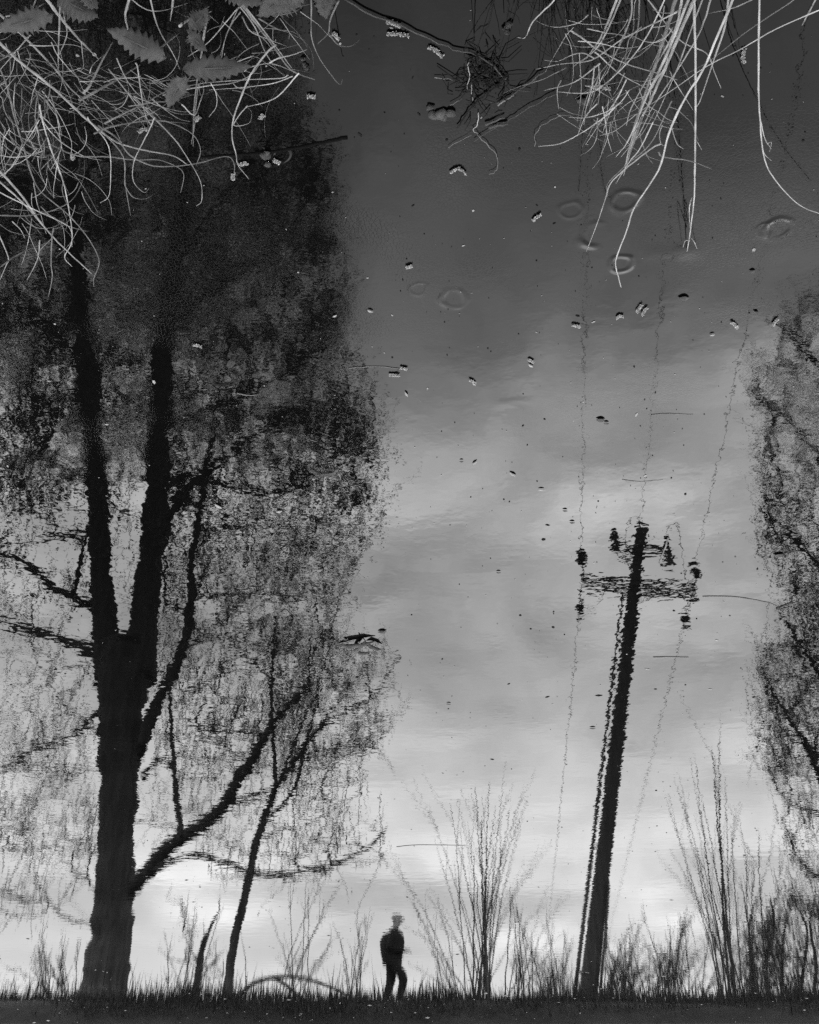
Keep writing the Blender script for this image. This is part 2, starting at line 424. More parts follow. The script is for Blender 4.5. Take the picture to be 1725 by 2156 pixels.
LIMBS = [
    ([(282, 1590), (300, 1560), (330, 1480), (362, 1420), (388, 1350), (402, 1280), (404, 1180), (420, 1080), (440, 950), (470, 800)], (TY, TY - 2), [46, 30, 28, 26, 22, 20, 16, 14, 12, 6]),
    ([(262, 1885), (300, 1842), (350, 1788), (410, 1748), (462, 1706), (492, 1658), (528, 1602), (562, 1545), (600, 1490), (660, 1440)], (TY, TY - 3), [40, 34, 32, 30, 28, 26, 24, 18, 13, 6]),
    ([(318, 1260), (345, 1110), (380, 1050), (420, 1005), (480, 960), (560, 900), (640, 850)], (TY, TY - 3), [20, 22, 24, 20, 15, 10, 5]),
    ([(335, 1030), (400, 1000), (480, 1020), (570, 1040), (660, 1000), (740, 980)], (TY - 1, TY - 3.5), [16, 13, 12, 10, 8, 4]),
    ([(205, 1375), (150, 1352), (95, 1334), (40, 1322), (-40, 1300)], (TY, TY + 2), [24, 16, 16, 14, 10]),
    ([(200, 1275), (160, 1262), (115, 1238), (80, 1205), (30, 1176), (-40, 1150)], (TY, TY - 1), [22, 20, 18, 14, 12, 8]),
    ([(150, 1255), (163, 1225), (170, 1180), (190, 1100)], (TY - .5, TY - 1), [14, 11, 9, 5]),
    ([(206, 1500), (190, 1515), (160, 1545), (130, 1560), (80, 1575), (30, 1610), (-30, 1640)], (TY, TY - 2), [16, 12, 10, 9, 8, 6, 4]),
    ([(212, 1130), (160, 1128), (100, 1134), (50, 1145), (-20, 1150)], (TY, TY + 1.5), [10, 9, 8, 7, 5]),
    ([(205, 1000), (120, 985), (80, 950), (110, 900), (90, 820)], (TY, TY - 1), [12, 9, 10, 8, 5]),
    ([(300, 1640), (330, 1600), (360, 1610), (375, 1680), (385, 1740)], (TY - .3, TY - 1), [10, 9, 8, 6, 4]),
    ([(385, 1760), (372, 1700), (368, 1620), (362, 1540), (358, 1440)], (TY - 1, TY - 1.2), [13, 11, 9, 7, 5]),
    ([(470, 1700), (520, 1680), (570, 1660), (600, 1640)], (TY - 1, TY - 2), [10, 9, 8, 5]),
    ([(320, 1835), (400, 1800), (470, 1815), (540, 1838), (620, 1838), (700, 1820), (780, 1780), (815, 1742)], (TY - .5, TY - 3), [14, 12, 11, 10, 10, 8, 6, 3]),
    ([(562, 1545), (500, 1540), (440, 1530), (360, 1512)], (TY - 2, TY - 1), [8, 8, 7, 4]),
    ([(350, 700), (430, 620), (520, 560), (600, 500), (650, 420)], (TY - .5, TY - 4), [24, 18, 14, 10, 5]),
    ([(340, 900), (440, 860), (540, 820), (640, 760), (720, 690)], (TY - .5, TY - 3), [20, 16, 13, 10, 5]),
    ([(370, 560), (460, 420), (560, 300), (600, 200)], (TY - 1, TY - 5), [22, 16, 12, 5]),
    ([(160, 560), (90, 460), (30, 380), (-30, 330)], (TY - 1, TY - 3), [20, 14, 10, 6]),
    ([(155, 420), (230, 300), (280, 180), (300, 60)], (TY - 1, TY - 4), [18, 14, 10, 5]),
    ([(180, 760), (100, 700), (40, 640), (-30, 600)], (TY - 1, TY - 2), [20, 14, 10, 6]),
]
for pix, yy, w in LIMBS:
    p, r = trace(pix, yy, w); T.limb('branch', p, r, 8, .12)
XM = ([-60, 0, 400, 550, 700, 850, 960, 1080, 1180, 1280, 1400, 1500, 1600, 1700, 1800, 1900],
      [600, 625, 705, 725, 750, 775, 812, 795, 760, 715, 735, 705, 640, 600, 420, 300])
g = T.rng
tg = []
tg += targets(g, 420, -90, 700, -60, 400, 13, 23, xmax=XM)
tg += targets(g, 1000, -90, 820, 380, 900, 15, 25, xmax=XM)
tg += targets(g, 640, 330, 830, 860, 1260, 17, 25, xmax=XM)
tg += targets(g, 150, -90, 340, 880, 1280, 18, 25)
tg += targets(g, 330, -90, 345, 640, 1040, 16, 23)
tg += targets(g, 400, 320, 770, 1240, 1560, 18, 25, xmax=XM)
tg += targets(g, 130, 310, 640, 1540, 1780, 19, 24, xmax=XM)
tg += targets(g, 60, -90, 200, 1250, 1480, 19, 24)
tg += targets(g, 190, -90, 205, 1500, 1800, 19, 24)
tg += targets(g, 40, 420, 700, 1770, 1850, 19, 21.5)
tg += targets(g, 60, -90, 195, 1760, 1930, 19, 24)
tg += targets(g, 50, 600, 820, 1730, 1830, 18.6, 20)
T.grow(tg)
zlow, zhi = P(400, 1650, TY).z, P(400, 1050, TY).z
def bz(p): return float(np.interp(p.z, [zlow, (zlow + zhi) / 2, zhi, zhi * 1.8], [.8, 1.3, 3.8, 6.6]))
T.finish(buds=11.0, budsize=(.04, .085), rmin=.0066, budz=bz, shoots=3600, shoot_len=(.35, 1.3), shoot_w=lambda p: 1.0 if p.z < 14 else .35)

# --- slimmer leaning tree to its right
TY2 = 21.7
T = Tree('young_tree', P(478, 2122, TY2), 'slender young tree leaning right, mirrored beside the huge forked tree', seed=8)
p, r = trace([(477, 2126), (482, 2060), (492, 1990), (508, 1920), (522, 1860), (536, 1790), (552, 1735), (570, 1690), (582, 1650)], (TY2, TY2 - .4), [24, 19, 18, 18, 18, 17, 16, 15, 13])
T.limb('trunk', p, r, 10, .06)
for pix, yy, w in [
    ([(578, 1665), (620, 1605), (650, 1560), (690, 1520), (740, 1495), (800, 1450), (842, 1380)], (TY2 - .4, TY2 - 2), [11, 13, 12, 9, 8, 5, 3]),
    ([(560, 1725), (600, 1690), (628, 1640), (640, 1580), (660, 1510), (680, 1430)], (TY2 - .3, TY2), [10, 9, 8, 7, 5, 3]),
    ([(580, 1650), (577, 1580), (572, 1500), (575, 1400), (580, 1300)], (TY2 - .3, TY2 + .6), [10, 9, 8, 6, 3]),
    ([(640, 1590), (700, 1575), (760, 1560), (810, 1530)], (TY2 - 1, TY2 - 2.2), [7, 6, 5, 3]),
    ([(600, 1625), (680, 1520), (750, 1430), (800, 1340)], (TY2 - .5, TY2 - 1), [8, 6, 4, 2]),
    ([(620, 1600), (700, 1590), (770, 1575), (830, 1520)], (TY2 - .8, TY2 - 1.6), [7, 5, 4, 2]),
    ([(590, 1640), (630, 1540), (670, 1440), (700, 1340)], (TY2 - .4, TY2 + .4), [8, 6, 4, 2]),
    ([(545, 1770), (600, 1745), (660, 1730), (720, 1690)], (TY2 - .3, TY2 - 1.5), [6, 5, 4, 2]),
]:
    p, r = trace(pix, yy, w); T.limb('branch', p, r, 7, .1)
g = T.rng
XM2 = ([1330, 1380, 1450, 1530, 1600, 1700, 1800], [850, 848, 845, 835, 800, 740, 600])
tg = targets(g, 170, 590, 850, 1370, 1600, 19.3, 22.5, xmax=XM2) + targets(g, 60, 560, 800, 1560, 1700, 19.5, 22.5, xmax=XM2) + targets(g, 70, 540, 760, 1300, 1450, 19.6, 22.8)
T.grow(tg)
T.finish(buds=6.0, budsize=(.035, .075), shoots=500, shoot_len=(.3, .9))

# --- broken snag
T = Tree('dead_snag', P(410, 2112, 22.4), 'short broken dead stem leaning between the forked tree and the slender tree', seed=3)
p, r = trace([(409, 2122), (414, 2070), (424, 2010), (432, 1975), (438, 1965)], 22.4, [19, 15, 14, 12, 7]); T.limb('trunk', p, r, 9, .1)
for pix, w in [([(437, 1972), (446, 1945), (462, 1918)], [5, 7, 2]), ([(420, 2030), (402, 2000), (385, 1960)], [5, 3, 1.5])]:
    p, r = trace(pix, 22.4, w); T.limb('branch', p, r, 6, .1)
T.grow(targets(T.rng, 26, 350, 480, 1880, 2060, 22, 22.8)); T.finish(buds=4, budsize=(.03, .06), shoots=30, shoot_len=(.2, .5))

# --- tree at the right edge
TY3 = 24.0
T = Tree('leafy_tree', P(1790, 2120, TY3), 'leafing tree at the right edge, only its left side mirrored in frame', seed=21)
p, r = trace([(1800, 2128), (1796, 1950), (1792, 1700), (1788, 1450), (1785, 1200), (1780, 950), (1770, 700)], TY3, [70, 60, 54, 48, 40, 30, 14]); T.limb('trunk', p, r, 12, .04)
for pix, yy, w in [
    ([(1792, 1800), (1750, 1690), (1712, 1600), (1680, 1540), (1640, 1480), (1610, 1420)], (TY3, TY3 - 2), [24, 18, 15, 11, 8, 4]),
    ([(1792, 1640), (1740, 1600), (1690, 1560), (1650, 1545), (1610, 1560)], (TY3, TY3 - 1), [18, 14, 10, 8, 4]),
    ([(1790, 1520), (1740, 1440), (1700, 1380), (1650, 1300)], (TY3, TY3 - 2), [18, 13, 10, 5]),
    ([(1786, 1250), (1720, 1180), (1660, 1120), (1600, 1080)], (TY3, TY3 - 2), [16, 12, 8, 4]),
    ([(1782, 1050), (1720, 950), (1650, 880), (1590, 840)], (TY3, TY3 - 3), [16, 12, 8, 4]),
    ([(1776, 850), (1720, 760), (1660, 700), (1610, 670)], (TY3, TY3 - 3), [14, 10, 8, 4]),
    ([(1795, 1780), (1740, 1720), (1690, 1700), (1650, 1690)], (TY3, TY3 - 1), [16, 10, 8, 4]),
    ([(1796, 1900), (1740, 1860), (1700, 1830), (1670, 1790)], (TY3, TY3 - 1), [16, 10, 8, 4]),
]:
    p, r = trace(pix, yy, w); T.limb('branch', p, r, 8, .12)
g = T.rng
XN = ([580, 640, 720, 800, 900, 1000, 1200, 1270, 1330, 1450, 1600, 1700, 1800, 1900], [1740, 1660, 1600, 1578, 1582, 1590, 1600, 1650, 1620, 1585, 1600, 1640, 1680, 1640])
tg = targets(g, 700, 1570, 1830, 590, 1250, 19, 25, xmin=XN) + targets(g, 460, 1570, 1830, 1250, 1620, 20, 25, xmin=XN) + targets(g, 110, 1600, 1830, 1600, 1900, 21, 25, xmin=XN)
T.grow(tg)
T.finish(buds=32, budsize=(.04, .085), rmin=.006, shoots=1500, shoot_len=(.3, 1.0))

# --- shrubs: fans of upright stems
def shrub(name, label, bx, by, Y, tips, wid=7, nbud=4, seed=1, side=3, group=None, bud=(.022, .045)):
    rg = random.Random(seed); root = thing(name, P(bx, by, Y), label, 'shrub', group)
    tw, bd = MB(), MB()
    for (tx, ty, w) in tips:
        b = P(bx + rg.gauss(0, 1) * wid, by + 8, Y + rg.gauss(0, .12)); t = P(tx, ty, Y + rg.gauss(0, .35))
        H = (t - b).length
        c = b.lerp(t, .5) + Vector(((b.x - t.x) * .18 + rg.gauss(0, .03), 0, H * .08))
        pts = []
        for j in range(9):
            u = j / 8; pts.append(b * (1 - u) ** 2 + c * 2 * u * (1 - u) + t * u * u + Vector((rg.gauss(0, .012), rg.gauss(0, .012), 0)))
        r0 = rpx(w * .6, b); rr = [r0 * (1 - .8 * j / 8) + .002 for j in range(9)]
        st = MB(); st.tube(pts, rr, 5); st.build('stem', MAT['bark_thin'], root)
        for j in range(2, 9):
            for _ in range(nbud):
                if rg.random() < .6: leaf_quad(bd, pts[j] + Vector((rg.gauss(0, .025), rg.gauss(0, .025), rg.gauss(0, .08))), rg.uniform(*bud), rg)
        for _ in range(side):
            j = rg.randrange(2, 8); q = pts[j]; d = (t - b).normalized() + Vector((rg.gauss(0, .28), rg.gauss(0, .28), 0)); L = H * rg.uniform(.10, .28)
            sp = [q + d * L * u + Vector((0, 0, .1 * L * u * u)) for u in (0, .33, .66, 1)]
            tw.tube(sp, [rr[j] * .5 + .002, .005, .004, .003], 3, cap=False)
            for s_ in sp[1:]:
                for _b in range(2): leaf_quad(bd, s_ + Vector((rg.gauss(0, .02), rg.gauss(0, .02), rg.gauss(0, .05))), rg.uniform(*bud), rg)
    if tw.v: tag(tw.build('twigs', MAT['bark_thin'], root), kind='stuff')
    if bd.v: tag(bd.build('buds', MAT['bud'], root, smooth=False), kind='stuff')
    return root
rs = random.Random(77)
shrub('upright_shrub', 'tall many stemmed bare shrub fanning upwards between the walker and the pole', 1018, 2114, 22.3,
      [(905, 1710, 4), (948, 1690, 4), (897, 1880, 5), (960, 1760, 6), (968, 1880, 5), (1000, 1660, 6), (1012, 1720, 7), (1030, 1650, 6), (1045, 1700, 6), (1055, 1680, 5), (1075, 1700, 5), (1104, 1660, 5),
       (1108, 1690, 5), (1000, 1800, 7), (1040, 1780, 7), (1020, 1840, 8), (985, 1740, 5), (1065, 1790, 6), (1090, 1760, 5), (1120, 1830, 4), (930, 1820, 4), (1150, 1900, 4), (880, 1960, 4), (1080, 1880, 5), (1135, 1790, 3)],
      wid=16, seed=4, side=4)
shrub('drooping_shrub', 'thin arching stems bending left towards the walker', 965, 2114, 22.0,
      [(832, 1822, 4), (870, 1900, 3), (900, 1990, 4), (860, 2030, 3), (855, 1880, 3), (920, 1900, 4)], wid=8, seed=6, side=4)
shrub('leaning_shrub', 'tall shrub with two thick dark stems leaning left, right of the utility pole', 1548, 2114, 22.3,
      [(1462, 1600, 6), (1500, 1580, 10), (1515, 1560, 10), (1400, 1680, 4), (1420, 1640, 4), (1445, 1720, 5), (1480, 1680, 5), (1530, 1640, 5), (1410, 1790, 4), (1470, 1800, 5), (1540, 1740, 5), (1440, 1850, 4), (1560, 1690, 4)],
      wid=12, seed=9, side=5)
shrub('twiggy_shrub', 'sparse twiggy shrub right of the leaning shrub, against the dark thicket', 1610, 2114, 22.8,
      [(1575, 1780, 6), (1600, 1760, 6), (1590, 1830, 6), (1630, 1780, 5), (1650, 1820, 5), (1560, 1850, 5), (1680, 1800, 4), (1700, 1850, 4)], wid=16, seed=12, side=6, nbud=6)
shrub('low_bush', 'low fuzzy bush at the left edge beside the trunk of the forked tree', 125, 2116, 22.0,
      [(60 + rs.random() * 130, 1950 + rs.random() * 90, 3) for _ in range(16)] + [(20, 2040, 3), (15, 2070, 3), (185, 1990, 3)], wid=22, seed=14, side=6, nbud=6)
shrub('thin_bush', 'sparse thin stems around the broken dead stem', 385, 2116, 21.9,
      [(330 + rs.random() * 150, 1900 + rs.random() * 130, 3.5) for _ in range(9)], wid=18, seed=15, side=4)
shrub('thin_bush', 'sparse thin stems between the slender tree and the walker', 620, 2116, 22.4,
      [(560 + rs.random() * 170, 1850 + rs.random() * 170, 3.5) for _ in range(13)], wid=30, seed=16, side=3)
shrub('thin_bush', 'short thin stems just left of the walker', 745, 2116, 22.0,
      [(700 + rs.random() * 85, 1930 + rs.random() * 120, 3.5) for _ in range(9)], wid=10, seed=17, side=3)
shrub('thin_bush', 'low thin stems filling the gap between the tall shrub and the pole', 1130, 2116, 23.2,
      [(1070 + rs.random() * 130, 1890 + rs.random() * 150, 4) for _ in range(16)], wid=34, seed=18, side=4, nbud=5)
shrub('thin_bush', 'thin brush just right of the utility pole foot', 1300, 2116, 23.4,
      [(1250 + rs.random() * 110, 1930 + rs.random() * 120, 4) for _ in range(26)], wid=34, seed=19, side=5, nbud=4)
shrub('thin_bush', 'thin brush midway between the pole and the leaning shrub', 1410, 2116, 23.6,
      [(1350 + rs.random() * 130, 1920 + rs.random() * 130, 4) for _ in range(26)], wid=34, seed=20, side=5, nbud=4)
shrub('far_brush', 'hazy brush standing further back, right of the pole', 1370, 2116, 27.0,
      [(1240 + rs.random() * 270, 1970 + rs.random() * 90, 4) for _ in range(40)], wid=80, seed=41, side=5, nbud=4)
shrub('far_brush', 'hazy brush standing further back, behind the leaning shrub', 1560, 2116, 26.0,
      [(1480 + rs.random() * 200, 1910 + rs.random() * 130, 4) for _ in range(40)], wid=60, seed=42, side=7, nbud=6)
shrub('far_brush', 'hazy brush standing further back, left of the pole', 1160, 2116, 27.0,
      [(1080 + rs.random() * 140, 1960 + rs.random() * 100, 4) for _ in range(26)], wid=50, seed=43, side=6, nbud=8)
T = Tree('dense_thicket', P(1660, 2116, 23.0), 'dense dark thicket in the lower right corner', seed=31)
T.root['category'] = 'thicket'
for x in (1590, 1620, 1650, 1680, 1710, 1740, 1770):
    p, r = trace([(x, 2120), (x + rs.gauss(0, 8), 2030), (x + rs.gauss(0, 16), 1950), (x + rs.gauss(0, 22), 1890)], (22.6 + rs.random(), 22.4 + rs.random()), [9, 7, 5, 3]); T.limb('stem', p, r, 6, .1)
T.grow(targets(T.rng, 420, 1545, 1800, 1880, 2110, 21.8, 24, xmin=([1860, 1900, 1960, 2110], [1690, 1650, 1590, 1560])), upbias=.2)
T.finish(buds=40, budsize=(.04, .09), shoots=300, shoot_len=(.2, .6))

# --- fallen arching branch
def fallen():
    root = thing('fallen_branch', P(560, 2110, 21.6), 'fallen dead branch arching over the grass beside the slender tree', 'branch')
    mb = MB(); p, r = trace([(488, 2122), (505, 2095), (540, 2068), (590, 2057), (640, 2060), (690, 2076), (735, 2096), (770, 2112)], (21.6, 21.3), [9, 9, 10, 9, 8, 6, 4, 2]); mb.tube(smooth_line(p), list(np.interp(np.linspace(0, 1, len(smooth_line(p))), np.linspace(0, 1, len(r)), r)), 7); mb.build('bough', MAT['bark'], root)
    mb = MB(); p, r = trace([(575, 2059), (600, 2072), (622, 2092), (640, 2116)], (21.5, 21.3), [8, 7, 6, 4]); mb.tube(smooth_line(p), list(np.interp(np.linspace(0, 1, len(smooth_line(p))), np.linspace(0, 1, len(r)), r)), 7); mb.build('side_branch', MAT['bark'], root)
fallen()

# ------------------------------------------------------------------ far-bank grass
def grass():
    n = 26000; rg = np.random.default_rng(3)
    x = rg.uniform(-14, 14, n); y = 20.65 + rg.gamma(1.6, .8, n); y = np.minimum(y, 25.5)
    z = np.interp(y, [20.6, 20.85, 21.2, 22, 24, 28], [.0, .24, .40, .48, .50, .53])
    clump = .5 + .5 * np.sin(x * 1.7 + 2 * np.sin(x * .6)) * np.sin(y * 2 + x * .5)
    hgt = rg.gamma(4, .06, n) * (.3 + 1.0 * clump) + .06
    tall = rg.random(n) < .06; hgt[tall] *= 1.9; hgt *= .88
    az = rg.uniform(0, 2 * np.pi, n); lean = rg.gamma(2, .12, n); w = rg.uniform(.005, .011, n)
    dx, dy = np.cos(az), np.sin(az); ox, oy = -dy, dx
    V = np.zeros((n, 6, 3))
    for k, (u, ww) in enumerate(((0, 1), (.55, .8), (1, .12))):
        bend = lean * hgt * u * u * 1.3
        for sgn in (0, 1):
            s = (sgn * 2 - 1) * ww
            V[:, k * 2 + sgn, 0] = x + dx * bend + ox * w * s; V[:, k * 2 + sgn, 1] = y + dy * bend + oy * w * s; V[:, k * 2 + sgn, 2] = z - .03 + hgt * u * np.sqrt(np.maximum(1 - lean * u * .5, .2))
    b = np.arange(n)[:, None] * 6
    F = np.concatenate([b + np.array([0, 1, 3, 2]), b + np.array([2, 3, 5, 4])]).tolist()
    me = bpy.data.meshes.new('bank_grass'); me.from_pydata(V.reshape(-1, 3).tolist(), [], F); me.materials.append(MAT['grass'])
    o = bpy.data.objects.new('bank_grass', me); col.objects.link(o)
    tag(o, 'dark unmown grass along the far bank, mirrored at the bottom', 'grass', kind='stuff')
grass()

# ------------------------------------------------------------------ utility pole and wires
PY = 24.0
def utility_pole():
    b, t = P(1232, 2116, PY), P(1351, 1108, PY)
    b.z = .45
    root = thing('utility_pole', b, 'tall dark wooden utility pole leaning right with crossarms and insulators', 'utility pole')
    ax = (t - b).normalized()
    mb = MB(); L = (t - b).length; n = 24
    def pw(px, p): return rpx(px, p)
    pts = [b.lerp(t, i / n) for i in range(n + 1)]; rr = [pw(np.interp(i / n, [0, .3, 1], [40, 32, 25]), q) for i, q in enumerate(pts)]
    mb.tube(pts, rr, 14); mb.build('post', MAT['pole'], root)
    # slim conduit pipe running up beside the post, with brackets
    c0, c1 = P(1204, 2116, PY - .25), P(1313, 1238, PY - .25); c0.z = .45
    mb = MB(); mb.tube([c0.lerp(c1, i / 8) for i in range(9)], [rpx(9 - 3 * i / 8, c0.lerp(c1, i / 8)) for i in range(9)], 8); mb.build('conduit_pipe', MAT['metal'], root)
    for u in (.08, .34, .58, .86):
        q = c0.lerp(c1, u); s = min(range(len(pts)), key=lambda i: abs(pts[i].z - q.z)); mb = MB(); mb.tube([q, pts[s] + Vector((0, 0, q.z - pts[s].z))], .035, 6); mb.build('bracket', MAT['metal'], root)
    # short second pipe at the foot
    mb = MB(); mb.tube([P(1262, 2116, PY - .2), P(1296, 1832 - 90, PY - .2)][0:1] + [P(1268, 2040, PY - .2), P(1276, 1960, PY - .2), P(1283, 1860, PY - .2)], .03, 6); mb.build('guard_pipe', MAT['metal'], root)
    def beam(x0, y0, x1, y1, Y, h, d, name='crossarm'):
        a, c = P(x0, y0, Y), P(x1, y1, Y); e = c - a
        M = e.to_track_quat('X', 'Z').to_matrix(); m2 = MB(); m2.box((a + c) / 2, (e.length, d, h), M)
        o = m2.build(name, MAT['pole'], root, smooth=False); return o
    beam(1221, 1219, 1466, 1240, PY - .2, .12, .10); beam(1222, 1236, 1466, 1256, PY + .22, .12, .10)
    beam(1286, 1150, 1412, 1160, PY - .18, .15, .10); beam(1298, 1174, 1352, 1176, PY - .18, .05, .05, 'strut')
    # braces
    for (x0, y0, x1, y1) in ((1262, 1226, 1337, 1262), (1408, 1240, 1345, 1268)):
        mb = MB(); mb.tube([P(x0, y0, PY - .18), P(x1, y1, PY - .14)], .022, 6); mb.build('brace', MAT['metal'], root)
    prof = [(0, .03), (.02, .09), (.05, .10), (.07, .05), (.10, .05), (.12, .10), (.16, .11), (.18, .05), (.22, .05), (.24, .085), (.29, .09), (.32, .04), (.36, .03)]
    def ins(px, py, s=1.0, axis=None, dy=-.1, name='insulator'):
        m2 = MB(); m2.lathe(P(px, py, PY + dy), axis or (0, 0, 1), [(h * s, r * s) for h, r in prof], 10); return m2.build(name, MAT['ceramic'], root)
    ins(1297, 1150, 1.25); ins(1294, 1128, .8); ins(1351, 1112, .75); ins(1404, 1158, .95)
    # cut-out switch: the dark wedge under the right end of the short arm
    m2 = MB(); a, c, d_ = P(1412, 1152, PY - .2), P(1420, 1186, PY - .2), P(1394, 1186, PY - .2)
    vv = [a, c, d_]; m2.v = vv + [q + Vector((0, .14, 0)) for q in vv]; m2.f = [(0, 1, 2), (5, 4, 3), (0, 3, 4, 1), (1, 4, 5, 2), (2, 5, 3, 0)]
    m2.build('cutout_switch', MAT['metal'], root, smooth=False)
    m2 = MB(); m2.tube([P(1392, 1186, PY - .22), P(1424, 1187, PY - .22)], .035, 6); m2.build('switch_bar', MAT['metal'], root)
    # strain insulators hanging in the lines on both sides
    ends = {}
    for key, (x, y, dy, dirn) in dict(a=(1225, 1186, -1.1, -1), b=(1466, 1216, -1.1, -1), c=(1222, 1296, 1.3, 1), d=(1446, 1318, 1.3, 1)).items():
        q = P(x, y, PY + dy); m2 = MB(); m2.lathe(q, (0, 0, 1), [(h * 1.15, r * 1.3) for h, r in prof], 10); m2.build('strain_insulator', MAT['ceramic'], root)
        ends[key] = q + Vector((0, 0, .2))
        xa = {'a': 1226, 'b': 1462, 'c': 1226, 'd': 1460}[key]; ya = {'a': 1219, 'b': 1241, 'c': 1234, 'd': 1253}[key]
        m3 = MB(); m3.tube([P(xa, ya, PY + (.0)), ends[key]], .018, 5); m3.build('strain_link', MAT['metal'], root)
    # slack jumper loops
    for pix in ([(1222, 1296), (1236, 1284), (1252, 1282), (1264, 1262), (1272, 1232)], [(1404, 1140), (1412, 1108), (1422, 1096), (1430, 1130), (1438, 1180), (1446, 1240), (1444, 1310)], [(1330, 1240), (1322, 1170), (1318, 1130), (1324, 1098), (1340, 1080), (1352, 1100)]):
        m3 = MB(); m3.tube(smooth_line([P(x, y, PY + .1) for x, y in pix], 5), .012, 4); m3.build('jumper_wire', MAT['metal'], root)
    return root, ends
root_pole, ENDS = utility_pole()
def wire(name, label, pts, r=.008, sag=0.0):
    a, c = pts; n = 40; line = []
    for i in range(n + 1):
        u = i / n; q = a.lerp(c, u); q.z -= sag * 4 * u * (1 - u); line.append(q)
    mb = MB(); mb.tube(line, r, 5); return tag(mb.build(name, MAT['metal']), label, 'power line', 'overhead wires on the utility pole')
def over(a, px, py):                                # extend a wire from a through the pixel, rising level over the pond to behind the camera
    q = PZ(px, py, a.z - .15); d = q - a; return a + d * ((a.y + 16) / -d.y)
e = ENDS
wire('power_line', 'left thin wire running up the picture from the leaning pole', (e['a'], over(e['a'], 1232, 640)))
wire('power_line', 'right thin wire running up and outwards from the leaning pole', (e['b'], over(e['b'], 1548, 800)))
tp = P(1351, 1108, PY) + Vector((0, 0, .2))
wire('power_line', 'middle thin wire running up from the very top of the pole', (tp, over(tp, 1392, 640)))
for k, lab, px, py in (('c', 'left thin wire dropping from the crossarm towards the horizon', 1170, 1800), ('d', 'right thin wire slanting down from the crossarm towards the horizon', 1334, 1752)):
    q = PZ(px, py, e[k].z - .5); d = q - e[k]; wire('power_line', lab, (e[k], e[k] + d * ((95 - e[k].y) / d.y)), r=.010)

